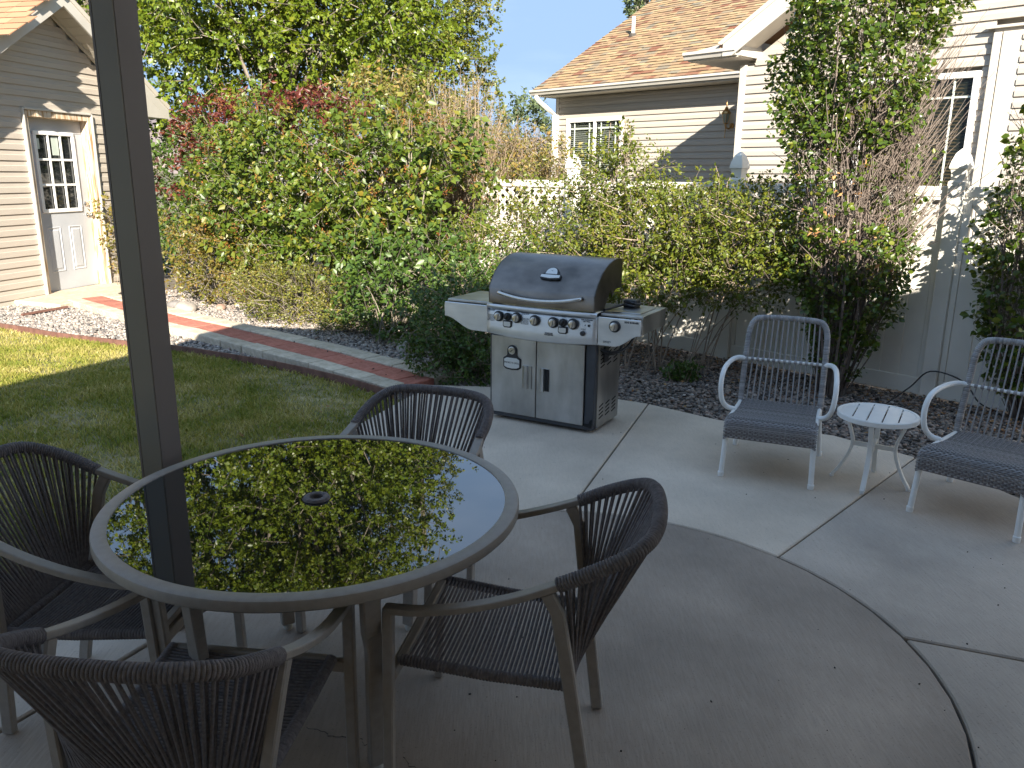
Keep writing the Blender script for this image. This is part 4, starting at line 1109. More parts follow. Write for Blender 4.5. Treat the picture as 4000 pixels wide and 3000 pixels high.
for s in (-1, 1):
    x0, x1 = (-0.398, -0.032) if s < 0 else (-0.027, 0.343)
    d_ = MB().box(((x0 + x1) / 2, -0.012, 0.345), (x1 - x0, 0.022, 0.575)).build('door', M_steel, grill, bevel=0.004)
    hx = -0.098 if s < 0 else 0.042
    if s < 0:
        MB().extrude([(hx - 0.035, -0.0235, 0), (hx + 0.035, -0.0235, 0), (hx + 0.035, -0.030, 0), (hx + 0.012, -0.028, 0), (hx + 0.004, -0.040, 0), (hx - 0.02, -0.042, 0), (hx - 0.035, -0.034, 0)], (0, 0, 0.165)).build('handle', M_steel, d_)
        d_.children[-1].location = (0, 0, 0.268)
        MB().box((hx + 0.012, -0.0245, 0.352), (0.02, 0.003, 0.16)).build('handle_recess', M_dark, d_)
    else:
        MB().extrude([(hx + 0.035, -0.0235, 0), (hx - 0.035, -0.0235, 0), (hx - 0.035, -0.034, 0), (hx - 0.02, -0.042, 0), (hx - 0.004, -0.040, 0), (hx + 0.0, -0.028, 0), (hx + 0.035, -0.028, 0)][::-1], (0, 0, 0.165)).build('handle', M_steel, d_)
        d_.children[-1].location = (0, 0, 0.265)
        MB().box((hx + 0.018, -0.0295, 0.348), (0.032, 0.003, 0.16)).build('handle_recess', M_dark, d_)
    if s < 0: door_l = d_
# badge on the left door
bx, bz = -0.222, 0.455
def plate(poly, y0, y1, name, m, par, bev=0.004):
    return MB().extrude([(x, y0, z) for x, z in poly], (0, y1 - y0, 0)).build(name, m, par, bevel=bev, seg=2)
def arc2(cx, cz, r, a0, a1, n=10): return [(cx + r * math.cos(math.radians(a0 + (a1 - a0) * i / n)), cz + r * math.sin(math.radians(a0 + (a1 - a0) * i / n))) for i in range(n + 1)]
outer = [(bx - 0.072, bz - 0.045), (bx - 0.05, bz - 0.062), (bx, bz - 0.067), (bx + 0.05, bz - 0.062), (bx + 0.072, bz - 0.045), (bx + 0.072, bz + 0.022), (bx + 0.05, bz + 0.034), (bx + 0.040, bz + 0.045)] + arc2(bx, bz + 0.078, 0.040, -10, 190, 14) + [(bx - 0.040, bz + 0.045), (bx - 0.05, bz + 0.034), (bx - 0.072, bz + 0.022)]
bd = plate(outer, -0.0235, -0.032, 'badge', M_black, door_l)
inner_ = [(bx - 0.062, bz - 0.040), (bx - 0.04, bz - 0.050), (bx, bz - 0.054), (bx + 0.04, bz - 0.050), (bx + 0.062, bz - 0.040), (bx + 0.062, bz + 0.012), (bx + 0.04, bz + 0.024), (bx - 0.04, bz + 0.024), (bx - 0.062, bz + 0.012)]
plate(inner_, -0.0322, -0.0345, 'badge_plate', M_badge, bd, 0.001)
MB().lathe([(0.028, 0), (0.028, 0.004), (0.024, 0.006), (0.023, 0.003), (0.0, 0.003)], 24, (bx, -0.032, bz + 0.078), 'y').build('dial', M_chrome, bd, smooth=40)
MB().bar([(bx - 0.010, -0.0375, bz + 0.070), (bx + 0.014, -0.0375, bz + 0.088)], 0.004, 0.002, up=(0, 1, 0)).build('needle', M_ink, bd)
FRONT = (math.pi / 2, 0, 0)
text_mesh("SMOKE 'N GRILL", 0.0185, M_ink, bd, (bx, -0.0350, bz - 0.012), FRONT, sx=0.92)
# fire box and control console (bowed front)
MB().box((0, 0.235, 0.755), (2 * W2 - 0.03, 0.40, 0.21)).build('fire_box', M_charcoal, grill)
def console_y(x, z):   # leans back upward and bows out at the middle
    return -0.020 - 0.035 * (1 - (x / 0.45) ** 2) - 0.055 * max(0, (z - 0.66)) / 0.18 * 0.0 - 0.01
V = []; F = []; nx_, zs_ = 24, [0.640, 0.648, 0.668, 0.70, 0.80, 0.832]
offs = [0.03, 0.008, 0.0, 0.004, 0.016, 0.022]
for j, z in enumerate(zs_):
    for i in range(nx_ + 1):
        x = -0.432 + 0.864 * i / nx_
        drop = 0.018 * (1 - (x / 0.432) ** 2)
        V.append((x, console_y(x, z) + offs[j] * 0.9, z - (drop if j < 3 else 0)))
for j in range(len(zs_) - 1):
    for i in range(nx_):
        a = j * (nx_ + 1) + i; F.append((a, a + 1, a + nx_ + 2, a + nx_ + 1))
pn = MB().add(V, F).build('control_panel', M_panel, grill, smooth=40)
pn.modifiers.new('solid', 'SOLIDIFY').thickness = 0.012
# lip above the panel, and the shelves
def front_lip(x0, x1, name, bow):
    V = []; F = []; n_ = 16; pr = [(0.0, 0.829), (-0.012, 0.834), (-0.016, 0.845), (-0.010, 0.856), (0.02, 0.8595), (0.09, 0.8595)]
    for i in range(n_ + 1):
        x = x0 + (x1 - x0) * i / n_
        yb = (console_y(x, 0.84) if bow else console_y(0.432, 0.84)) + 0.012
        for y_, z_ in pr: V.append((x, yb + y_, z_))
    m_ = len(pr)
    for i in range(n_):
        for k in range(m_ - 1): F.append((i * m_ + k, (i + 1) * m_ + k, (i + 1) * m_ + k + 1, i * m_ + k + 1))
    o = MB().add(V, F).build(name, M_panel, grill, smooth=50); o.modifiers.new('solid', 'SOLIDIFY').thickness = -0.003
front_lip(-0.43, 0.43, 'front_lip', True)
for s, xe in ((-1, -0.805), (1, 0.735)):
    xi = 0.432 * s
    sh = MB().box(((xi + xe) / 2, 0.255, 0.847), (abs(xe - xi), 0.47, 0.022)).build('side_shelf', M_steel, grill, bevel=0.006, seg=2)
    if s > 0: MB().box((0.585, 0.24, 0.8605), (0.21, 0.30, 0.006)).build('burner_cover', M_steel, sh, bevel=0.004)
    # curved front apron of the shelf
    n_ = 14; poly = [(xi, 0.838)] + [(xe, 0.838), (xe + 0.004 * s, 0.80), (xe, 0.733)]
    for i in range(n_ + 1):
        f = i / n_; x = xe + (xi + 0.10 * s - xe) * f * 0.92 + 0.0
        z = 0.733 - 0.088 * (0.5 - 0.5 * math.cos(math.pi * f))
        if i: poly.append((x, z))
    poly.append((xi, 0.645))
    if s < 0: poly = poly[::-1]
    ap = MB().extrude([(x, -0.022, z) for x, z in poly][::-1], (0, 0.016, 0)).build('shelf_apron', M_panel, sh, bevel=0.004)
    V = []; rim = poly
    n2 = len(rim); bb = MB()
    # under-edge turned back a little so that the apron has depth
    bb.bar([(x, -0.002, z + 0.003) for x, z in (rim[2:] if s > 0 else rim[:-2][::-1])][1:], 0.036, 0.006, up=(0, 0, 1)).build('apron_edge', M_panel, sh)
    MB().box((xe - 0.006 * s, 0.245, 0.790), (0.010, 0.46, 0.115)).build('end_panel', M_steel, sh, bevel=0.003)
    MB().box(((xi + xe) / 2, 0.475, 0.80), (abs(xe - xi) - 0.02, 0.010, 0.09)).build('back_panel', M_steel, sh)
# lid
def lid_prof(n=16):
    P = [(-0.035, 0.868), (-0.040, 0.972)]
    cx_, cz_ = 0.30, 0.86
    for i in range(n + 1):
        a = math.radians(162 - (162 - 62) * i / n)
        P.append((0.335 + 0.385 * math.cos(a), 0.852 + 0.345 * math.sin(a)))
    P[2] = (-0.038, 0.976)
    P += [(0.50, 1.155), (0.505, 1.12)]
    return P
lp = [(-0.035, 0.868), (-0.040, 0.970), (-0.036, 0.978), (-0.022, 1.003), (0.000, 1.034), (0.035, 1.074), (0.08, 1.112), (0.14, 1.147), (0.20, 1.170), (0.27, 1.187), (0.34, 1.193), (0.40, 1.190), (0.425, 1.180), (0.428, 1.15), (0.428, 0.985)]
LW = 0.412
V = []; F = []
for x in (-LW, -LW + 0.004, LW - 0.004, LW):
    V += [(x, y, z) for y, z in lp]
k_ = len(lp)
for c_ in range(3):
    for i in range(k_ - 1): F.append((c_ * k_ + i, (c_ + 1) * k_ + i, (c_ + 1) * k_ + i + 1, c_ * k_ + i + 1))
ld = MB().add(V, F).build('lid', M_lid, grill, smooth=30)
for x in (-LW, LW):   # end plates with the notch at the bottom back
    side = [(x, y, z) for y, z in lp] + [(x, 0.30, 0.985), (x, 0.265, 0.93), (x, 0.235, 0.992), (x, 0.16, 0.91), (x, 0.125, 0.868)]
    MB().extrude(side, (0.008 if x < 0 else -0.008, 0, 0)).build('lid_end', M_lid, ld)
MB().tube(cr_path([(-0.315, -0.045, 0.952), (-0.30, -0.075, 0.947), (-0.16, -0.092, 0.925), (0.0, -0.096, 0.917), (0.16, -0.092, 0.925), (0.30, -0.075, 0.947), (0.315, -0.045, 0.952)], 7), 0.0125, 12).build('lid_handle', M_chrome, ld, smooth=60)
# thermometer badge lies on the sloping lid front
tb = empty('thermometer'); tb.parent = ld
ty_, tz_ = 0.020, 1.066
sl = Vector((0, 0.06, 0.062)).normalized()
tb.matrix_local = Matrix.Translation((0.048, 0.034, 1.082)) @ Matrix.Rotation(math.atan2(0.067, 0.0685) - math.pi / 2, 4, 'X')
bpy.data.objects.remove(tb)
TM = Matrix.Translation((0.048, 0.050, 1.082)) @ Matrix.Rotation(-math.radians(46), 4, 'X')
pl_ = [(-0.078, -0.040), (-0.06, -0.048), (0, -0.052), (0.06, -0.048), (0.078, -0.040), (0.078, -0.006), (0.055, 0.006)] + arc2(0, 0.006, 0.052, 5, 175, 14) + [(-0.055, 0.006), (-0.078, -0.006)]
o = MB().extrude([(x, 0.0, z) for x, z in pl_], (0, -0.020, 0)).build('thermometer', M_black, ld, bevel=0.005, seg=2); o.matrix_local = TM
th_ = o
MB().extrude([(x, -0.0202, z) for x, z in [(-0.072, -0.036), (0, -0.045), (0.072, -0.036), (0.072, -0.014), (-0.072, -0.014)]], (0, -0.004, 0)).build('name_plate', M_badge, th_, bevel=0.001)
MB().extrude([(x, -0.0202, z) for x, z in [(-0.044, -0.006)] + arc2(0, 0.006, 0.042, 170, 10, 12) + [(0.044, -0.006)]], (0, -0.003, 0)).build('dial', M_badge, th_)
text_mesh('oo', 0.011, M_ink, th_, (0, -0.0237, 0.022), FRONT)
# knobs
def knob(x, z, r=0.040, big=True):
    y = console_y(x if abs(x) < 0.44 else 0.432, z) + 0.004
    if abs(x) > 0.44: y = -0.022
    k = MB().lathe([(r, 0), (r, 0.008), (r * 0.90, 0.014), (r * 0.8, 0.016), (0.0, 0.016)], 28, (x, y, z), 'y').build('knob', M_black, grill, smooth=40)
    if big:
        MB().lathe([(r * 0.72, 0.016), (r * 0.70, 0.024), (r * 0.60, 0.026), (0, 0.026)], 24, (x, y, z), 'y').build('knob_face', M_chrome, k, smooth=40)
        MB().box((x + 0.002, y - 0.033, z), (0.016, 0.016, r * 1.30), M=Matrix.Rotation(math.radians(12), 3, 'Y')).build('knob_grip', M_chrome, k, bevel=0.003)
    else:
        MB().box((x, y - 0.022, z), (0.012, 0.018, r * 1.5), M=Matrix.Rotation(math.radians(35), 3, 'Y')).build('knob_grip', M_black, k, bevel=0.003)
        hp_ = [(x - 0.034, z - 0.028), (x + 0.034, z - 0.028), (x + 0.036, z - 0.066), (x + 0.025, z - 0.078), (x - 0.025, z - 0.078), (x - 0.036, z - 0.066)]
        yb_ = y + 0.002
        bz_ = MB().extrude([(px, yb_, pz) for px, pz in hp_], (0, -0.012, 0)).build('label_bezel', M_black, grill, bevel=0.004, seg=2)
        MB().extrude([(x + (px - x) * 0.78, yb_ - 0.0122, z - 0.052 + (pz - z + 0.052) * 0.68) for px, pz in hp_], (0, -0.003, 0)).build('label_plate', M_badge, bz_, bevel=0.001)
for x, z in ((-0.325, 0.776), (-0.172, 0.780), (-0.025, 0.775), (0.117, 0.774), (0.263, 0.776)): knob(x, z, 0.038)
for x in (-0.248, 0.190): knob(x, 0.780, 0.028, False)
knob(0.556, 0.784, 0.040)
MB().lathe([(0.017, 0), (0.017, 0.014), (0.010, 0.022), (0.0, 0.023)], 18, (0.335, console_y(0.335, 0.7) + 0.002, 0.718), 'y').build('ignition_button', M_black, grill, smooth=40)
def ptxt(s, size, x, z, shelf=False, **k):
    y = (-0.0232 if shelf else console_y(x, z) - 0.0016 + 0.9 * float(np.interp(z, [0.668, 0.70, 0.80, 0.832], [0.0, 0.004, 0.016, 0.022])))
    lean = 0.0 if shelf else math.atan(0.0108 / 0.1) 
    return text_mesh(s, size, M_ink, grill, (x, y, z), (math.pi / 2 - lean, 0, -(0.07 * x / (0.45 ** 2)) * -1 * (0 if shelf else 1)), extrude=0.0005, **k)
ptxt('SIDE BURNER', 0.0165, 0.672, 0.818, True, bold=0.0006)
ptxt('FOR OUTDOOR\nUSE ONLY', 0.011, 0.355, 0.803, bold=0.0004)
ptxt('MAIN OPERATING\nINSTRUCTIONS', 0.008, -0.398, 0.812)
body_txt = '\n'.join(['Open lid before lighting', 'Turn gas knobs to OFF', 'Push and turn knob to', 'HIGH and press igniter', 'If no light in 5 seconds', 'turn OFF wait 5 minutes', 'Repeat the lighting step'])
ptxt(body_txt, 0.0068, -0.398, 0.758)
ptxt('SEARING BURNER\nINSTRUCTIONS', 0.008, -0.108, 0.812)
ptxt(body_txt, 0.0064, -0.108, 0.760)
ptxt('SMOKER\nBURNER', 0.007, -0.248, 0.820)
ptxt('ROTISSERIE\nBURNER', 0.007, 0.190, 0.820)
ptxt('FOR ASSISTANCE\nCALL 888-430-8771\nWWW.GRILLS.COM', 0.0075, 0.085, 0.690, bold=0.0003)
ptxt('ELECTRONIC\nIGNITION', 0.006, 0.335, 0.744)
MB().bar([(0.365, console_y(.365, .77) + 0.0065, 0.772), (0.380, console_y(.38, .77) + 0.0065, 0.772)], 0.016, 0.001, up=(0, 1, 0)).build('warning_symbol', M_ink, grill)
ptxt('4', 0.016, 0.345, 0.772, bold=0.0006)
ptxt('BURNER IGNITER\nINPUT 12,000', 0.0075, 0.475, 0.672, True, align='LEFT')
# rust-eaten edge at the bottom right of the frame
MB().extrude([(0.36, -0.010, 0.052), (0.405, -0.010, 0.045), (0.41, -0.010, 0.11), (0.395, -0.010, 0.10), (0.385, -0.010, 0.075), (0.30, -0.010, 0.070), (0.25, -0.010, 0.060)], (0, -0.004, 0)).build('worn_strip', M_dark, grill)
for s in (-1, 1):
    for y_ in (0.06, 0.38):
        cs = MB().tube([(s * 0.33 - 0.012, y_, 0.024), (s * 0.33 + 0.012, y_, 0.024)], 0.023, 14).box((s * 0.33, y_ + 0.005, 0.042), (0.03, 0.03, 0.012)).build('caster', M_black, grill)
# gas hose loop under the right shelf
MB().tube(cr_path([(0.43, 0.05, 0.60), (0.50, 0.06, 0.585), (0.565, 0.12, 0.60), (0.60, 0.20, 0.66), (0.60, 0.26, 0.74), (0.59, 0.28, 0.80)], 7), 0.0095, 8).tube(cr_path([(0.425, 0.10, 0.575), (0.47, 0.11, 0.56), (0.52, 0.16, 0.58), (0.53, 0.22, 0.66), (0.50, 0.26, 0.75)], 7), 0.0095, 8).build('gas_hose', M_black, grill, smooth=60)
MB().box((0.425, 0.16, 0.545), (0.018, 0.07, 0.11)).build('valve_box', M_black, grill, bevel=0.005)
# black gadget with coiled cord left on the right shelf
cordo = thing('rotisserie_cord', 'black coiled cord and motor lying on the right grill shelf', 'cord', GO + Matrix.Rotation(GRZ, 3, 'Z') @ Vector((0.50, 0.22, 0.858)), GRZ)
MB().tube(cr_path([(-0.07, -0.13, 0.012), (-0.05, 0.0, 0.012), (-0.02, 0.10, 0.02), (0.02, 0.15, 0.02), (0.07, 0.12, 0.018), (0.06, 0.05, 0.024), (0.0, 0.06, 0.03), (-0.01, 0.14, 0.036), (0.05, 0.17, 0.036), (0.09, 0.13, 0.03), (0.06, 0.07, 0.04), (0.01, 0.09, 0.046)], 6), 0.008, 8).build('cord', M_black, cordo, smooth=60)
MB().box((0.03, 0.12, 0.03), (0.10, 0.09, 0.06)).build('motor', M_black, cordo, bevel=0.015, seg=3)
MB().bar([(-0.055, -0.15, 0.007), (0.10, -0.10, 0.007)], 0.025, 0.004).build('skewer_plate', M_chrome, cordo)
# ------------------------------------------------------------------ vegetation helpers
NR = np.random.default_rng(5)
LEAF5 = np.array([(0, 0, 0), (0, 0.52, -0.05), (0, 1.0, -0.16), (-0.40, 0.40, 0.07), (0.40, 0.40, 0.07)], dtype=np.float32)
LEAF5_F = np.array([(0, 1, 3), (3, 1, 2), (0, 4, 1), (1, 4, 2)], dtype=np.int32)
LEAF4 = np.array([(0, 0, 0), (-0.36, 0.48, 0.05), (0, 1.0, -0.08), (0.36, 0.48, 0.05)], dtype=np.float32)
LEAF4_F = np.array([(0, 2, 1), (0, 3, 2)], dtype=np.int32)
# rounder leaf, six outline points
LEAF7 = np.array([(0, 0, 0), (0, 0.5, -0.06), (0, 1.0, -0.14), (-0.38, 0.26, 0.05), (-0.40, 0.62, 0.05), (0.38, 0.26, 0.05), (0.40, 0.62, 0.05)], dtype=np.float32)
LEAF7_F = np.array([(0, 1, 3), (3, 1, 4), (4, 1, 2), (0, 5, 1), (5, 6, 1), (6, 2, 1)], dtype=np.int32)
def norm(a): return a / np.maximum(1e-9, np.linalg.norm(a, axis=1, keepdims=True))

def leaf_arrays(P, D, size, up_bias=0.7, jitter=0.8, width=0.85, tmpl=(LEAF5, LEAF5_F), sunward=0.0):
    """One leaf per row: P base point, D growth direction."""
    n = len(P)
    D = norm(D)
    Nn = NR.normal(size=(n, 3)) * jitter + np.array([0, 0, up_bias]) + sunward * np.array([-ldir.x, -ldir.y, -ldir.z])
    Nn = Nn - D * (Nn * D).sum(1, keepdims=True); Nn = norm(Nn)
    X = np.cross(D, Nn)
    T, TF = tmpl
    k = len(T)
    s = size.reshape(n, 1, 1)
    V = P[:, None, :] + s * (T[None, :, 0:1] * width * X[:, None, :] + T[None, :, 1:2] * D[:, None, :] + T[None, :, 2:3] * Nn[:, None, :])
    F = (np.arange(n, dtype=np.int32)[:, None, None] * k + TF[None]).reshape(-1, 3)
    return V.reshape(-1, 3), F

class Foliage:
    def __init__(s): s.V = []; s.F = []; s.n = 0
    def add(s, V, F): s.V.append(V); s.F.append(F + s.n); s.n += len(V)
    def build(s, name, m, parent):
        o = np_mesh(name, np.concatenate(s.V), np.concatenate(s.F), m, parent)
        return o

def twig_leaves(C, U, per, L, size, size_var=0.3, droop=0.15, spread=0.9, **kw):
    """Clusters: twig starting at C (n,3) growing along U, 'per' leaves along each."""
    n = len(C)
    t = NR.uniform(0.05, 1.0, size=(n, per, 1))
    base = C[:, None, :] + U[:, None, :] * (t * (L.reshape(n, 1, 1) if hasattr(L, 'reshape') else L))
    side = NR.normal(size=(n, per, 3))
    Ur = U[:, None, :]
    side = side - Ur * (side * Ur).sum(2, keepdims=True)
    side /= np.maximum(1e-6, np.linalg.norm(side, axis=2, keepdims=True))
    D = Ur * (1 - spread * 0.5) + side * spread + np.array([0, 0, -droop])
    P = (base + side * 0.012).reshape(-1, 3)
    sz = size * (1 + size_var * NR.normal(size=n * per)).clip(0.4, 1.7)
    return leaf_arrays(P, D.reshape(-1, 3), sz.astype(np.float32), **kw)

def branches(pairs, r0, r1, bend, mb, n=5, seg=5):
    """Bent tubes from a to b."""
    for a, b in pairs:
        a = Vector(a); b = Vector(b); m = a.lerp(b, 0.5) + Vector(bend(a, b))
        pth = [((1 - t) ** 2) * a + 2 * t * (1 - t) * m + t * t * b for t in [i / seg for i in range(seg + 1)]]
        mb.tube(pth, [r0 + (r1 - r0) * i / seg for i in range(seg + 1)], n, caps=False)

M_bark = mat('grey_bark', (0.16, 0.13, 0.10), (0.28, 0.24, 0.19), rough=0.9, scale=14, stretch=(1, 1, 0.3), bump=0.6, bscale=60)
M_twig = mat('dry_twig', (0.25, 0.19, 0.14), (0.36, 0.28, 0.21), rough=0.9, scale=20)
M_twigtan = mat('tan_twig', (0.22, 0.155, 0.10), (0.33, 0.25, 0.175), rough=0.9, scale=12)
M_twiggrey = mat('grey_twig', (0.11, 0.083, 0.068), (0.21, 0.168, 0.14), rough=0.9, scale=12)
def leafmat(name, stops, tr=0.22, rough=0.42, spec=0.45, **k):
    return ramp_mat(name, stops, 'island', rough=rough, translucent=tr, tcol=(1.7, 1.55, 0.5), spec=spec, **k)
M_poplar = leafmat('poplar_leaf', [(0, (0.0608, 0.1064, 0.0091)), (0.45, (0.1140, 0.1596, 0.0122)), (0.8, (0.1596, 0.1900, 0.0152)), (1, (0.2052, 0.2052, 0.0228))], noise_mix=0.35, nscale=0.7, rough=0.36)
M_poplar2 = leafmat('poplar_leaf_far', [(0, (0.0532, 0.0874, 0.0091)), (0.5, (0.1064, 0.1368, 0.0122)), (0.85, (0.1672, 0.1596, 0.0190)), (1, (0.2280, 0.1672, 0.0380))], noise_mix=0.35, nscale=0.6)
M_lilac = leafmat('lilac_leaf', [(0, (0.0418, 0.0798, 0.0106)), (0.45, (0.0798, 0.1254, 0.0137)), (0.75, (0.1292, 0.1558, 0.0167)), (0.90, (0.2052, 0.1710, 0.0228)), (1, (0.2432, 0.1064, 0.0304))], noise_mix=0.25, nscale=1.3)
M_seed = leafmat('dry_seed_head', [(0, (0.20, 0.07, 0.022)), (0.5, (0.28, 0.11, 0.035)), (1, (0.34, 0.16, 0.055))], tr=0.1, rough=0.8, spec=0.1)
M_plum = leafmat('plum_leaf', [(0, (0.055, 0.012, 0.014)), (0.5, (0.11, 0.025, 0.022)), (0.85, (0.17, 0.045, 0.03)), (1, (0.22, 0.09, 0.03))], tr=0.25)
M_tanleaf = leafmat('fading_leaf', [(0, (0.0836, 0.1064, 0.0190)), (0.4, (0.1520, 0.1520, 0.0266)), (0.7, (0.2432, 0.1824, 0.0532)), (1, (0.3040, 0.1672, 0.0532))], noise_mix=0.3)
M_coton = leafmat('small_green_leaf', [(0, (0.0494, 0.0760, 0.0091)), (0.45, (0.0988, 0.1292, 0.0137)), (0.8, (0.1596, 0.1672, 0.0182)), (0.95, (0.2128, 0.1672, 0.0266)), (1, (0.2280, 0.0988, 0.0304))], noise_mix=0.3, nscale=1.5)
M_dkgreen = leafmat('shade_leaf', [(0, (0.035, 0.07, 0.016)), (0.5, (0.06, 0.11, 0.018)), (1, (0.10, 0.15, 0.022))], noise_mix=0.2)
M_barberry = leafmat('bronze_leaf', [(0, (0.0912, 0.1064, 0.0152)), (0.45, (0.1520, 0.1368, 0.0228)), (0.8, (0.2052, 0.1368, 0.0342)), (1, (0.2052, 0.0646, 0.0228))], noise_mix=0.3, nscale=2)
M_spirea = leafmat('lime_leaf', [(0, (0.0760, 0.0988, 0.0190)), (0.5, (0.1520, 0.1596, 0.0266)), (0.85, (0.2280, 0.1900, 0.0380)), (1, (0.2584, 0.1292, 0.0380))], noise_mix=0.3, nscale=2)
M_buck = leafmat('glossy_leaf', [(0, (0.0380, 0.0722, 0.0106)), (0.5, (0.0722, 0.1178, 0.0137)), (0.85, (0.1140, 0.1558, 0.0182)), (1, (0.1900, 0.1900, 0.0266))], tr=0.24, rough=0.3, spec=0.55)
M_orange = leafmat('orange_dead_leaf', [(0, (0.40, 0.20, 0.08)), (1, (0.55, 0.32, 0.14))], tr=0.2, rough=0.8, spec=0.1)
M_litter = ramp_mat('fallen_leaf', [(0, (0.13, 0.06, 0.03)), (0.5, (0.22, 0.11, 0.05)), (1, (0.34, 0.22, 0.10))], 'island', rough=0.9, spec=0.1)
M_faroli = leafmat('blue_green_leaf', [(0, (0.07, 0.10, 0.05)), (0.5, (0.11, 0.15, 0.07)), (1, (0.16, 0.19, 0.08))])

def lumps(k, seed):
    r = np.random.default_rng(seed)
    A = r.normal(size=(k, 3)); A = norm(A); w = r.uniform(2.5, 6.5, size=k); ph = r.uniform(0, 6.28, size=k)
    def f(d):   # d (n,3) unit directions -> radial factor
        return 1 + 0.11 * np.sin((d @ A.T) * w + ph).sum(1) / math.sqrt(k) * 1.6
    return f

def blob_clusters(n, c, r, seed, shell=(0.55, 1.0), zmin=None, hollow=True, lump=1.0):
    """Cluster centres inside a lumpy ellipsoid, gathered towards its skin; returns centres and outward directions."""
    f = lumps(7, seed)
    d = norm(NR.normal(size=(n, 3)))
    rad = shell[0] + (shell[1] - shell[0]) * NR.uniform(0, 1, size=n) ** 0.6
    rad = rad * (1 + (f(d) - 1) * lump)
    P = np.array(c) + d * rad[:, None] * np.array(r)
    if zmin is not None:
        k = P[:, 2] > zmin; P = P[k]; d = d[k]
    return P.astype(np.float32), d.astype(np.float32)

def shrub(name, label, cat, base, blobs, m, leaf, per, twig, seed, n_stems=14, stem_r=0.012, up=0.5, mstem=None, zmin=0.05, extra=None, tmpl=(LEAF5, LEAF5_F), width=0.8, group=None, droop=0.15, jitter=0.8, sunward=0.3, stem_spread=0.18, twigs=True, shell=(0.45, 1.0), lump=1.0):
    """blobs: list of (centre, radii, clusters) in world coordinates."""
    t = thing(name, label, cat, (base[0], base[1], base[2] if len(base) > 2 else -0.06), 0, group)
    o0 = np.array([base[0], base[1], base[2] if len(base) > 2 else -0.06])
    fol = Foliage(); st_ = MB(); r = random.Random(seed)
    allc = []
    for i, (c, rad, n) in enumerate(blobs):
        P, d = blob_clusters(n, c, rad, seed * 31 + i, zmin=zmin, shell=shell, lump=lump)
        U = norm(d * np.array([1, 1, 0.7]) + np.array([0, 0, up]) + NR.normal(size=d.shape) * 0.45).astype(np.float32)
        Lw = NR.uniform(0.6, 1.3, size=len(P)) * twig
        V, F = twig_leaves(P - o0.astype(np.float32), U, per, Lw, leaf, droop=droop, tmpl=tmpl, width=width, jitter=jitter, sunward=sunward)
        fol.add(V, F)
        allc += [(P[k], U[k], Lw[k]) for k in range(len(P))]
    f_ = fol.build('foliage', m, t)
    if twigs:
        for (p, u, l) in allc[::2]:
            a = Vector(p - o0); st_.tube([a - Vector(u) * l * 0.6, a + Vector(u) * l], [0.0032, 0.0016], 3, caps=False)
    pick = r.sample(allc, min(n_stems, len(allc)))
    for (p, u, l) in pick:
        a = Vector((r.uniform(-1, 1) * stem_spread, r.uniform(-1, 1) * stem_spread, 0.0)); b = Vector(p - o0)
        branches([(a, b)], stem_r * r.uniform(0.7, 1.2), stem_r * 0.3, lambda a_, b_: (-(b_.x - a_.x) * 0.18, -(b_.y - a_.y) * 0.18, (b_.z - a_.z) * 0.16), st_, n=5)
    st_.build('stems', mstem or M_bark, t, smooth=60)
    if extra: extra(t, o0)
    return t

def seed_heads(n, blobs_idx, c, r, seed):
    def f(t, o0):
        P, d = blob_clusters(n, c, r, seed, shell=(0.8, 1.05))
        U = norm(d + np.array([0, 0, 1.2])).astype(np.float32)
        V, F = twig_leaves(P - o0.astype(np.float32), U, 22, 0.13, 0.016, spread=1.0, droop=0.0)
        fo = Foliage(); fo.add(V, F); tag(fo.build('seed_heads', M_seed, t), kind='stuff')
    return f

# ------------------------------------------------------------------ trees behind the fence
def tree(name, label, base, trunk_h, trunk_r, blobs, m, leaf, per, twig, seed, tmpl=(LEAF5, LEAF5_F), width=0.9, group=None, sunward=0.5, zmin=1.0, shell=(0.5, 1.0), limb=26):
    t = thing(name, label, 'tree', (base[0], base[1], -0.1), 0, group)
    o0 = np.array([base[0], base[1], -0.1]); r = random.Random(seed)
    fol = Foliage(); allc = []
    for i, (c, rad, n) in enumerate(blobs):
        P, d = blob_clusters(n, c, rad, seed * 17 + i, zmin=zmin, shell=shell, lump=1.3)
        U = norm(d + NR.normal(size=d.shape) * 0.6 + np.array([0, 0, 0.1])).astype(np.float32)
        Lw = NR.uniform(0.6, 1.4, size=len(P)) * twig
        V, F = twig_leaves(P - o0.astype(np.float32), U, per, Lw, leaf, droop=0.3, tmpl=tmpl, width=width, sunward=sunward, up_bias=0.35)
        fol.add(V, F); allc += [(P[k], U[k], Lw[k]) for k in range(len(P))]
    fol.build('crown', m, t)
    tr_ = MB(); tp = cr_path([(0, 0, 0), (0.1, 0.05, trunk_h * 0.35), (-0.05, 0.1, trunk_h * 0.7), (0.05, 0, trunk_h)], 5)
    tr_.tube(tp, [trunk_r * (1 - 0.75 * i / (len(tp) - 1)) for i in range(len(tp))], 10)
    tr_.build('trunk', M_bark, t, smooth=60)
    br = MB()
    for (p, u, l) in r.sample(allc, min(limb, len(allc))):
        b = Vector(p - o0); z0 = max(0.8, min(trunk_h * 0.95, b.z * r.uniform(0.35, 0.7)))
        branches([((0, 0, z0), b)], trunk_r * 0.30, 0.012, lambda a_, b_: (0, 0, -0.06 * (b_ - a_).length + 0.15), br, n=5, seg=5)
    for (p, u, l) in allc[::4]:
        a = Vector(p - o0); br.tube([a - Vector(u) * l, a + Vector(u) * l], [0.008, 0.003], 3, caps=False)
    br.build('branches', M_bark, t, smooth=60)
    return t
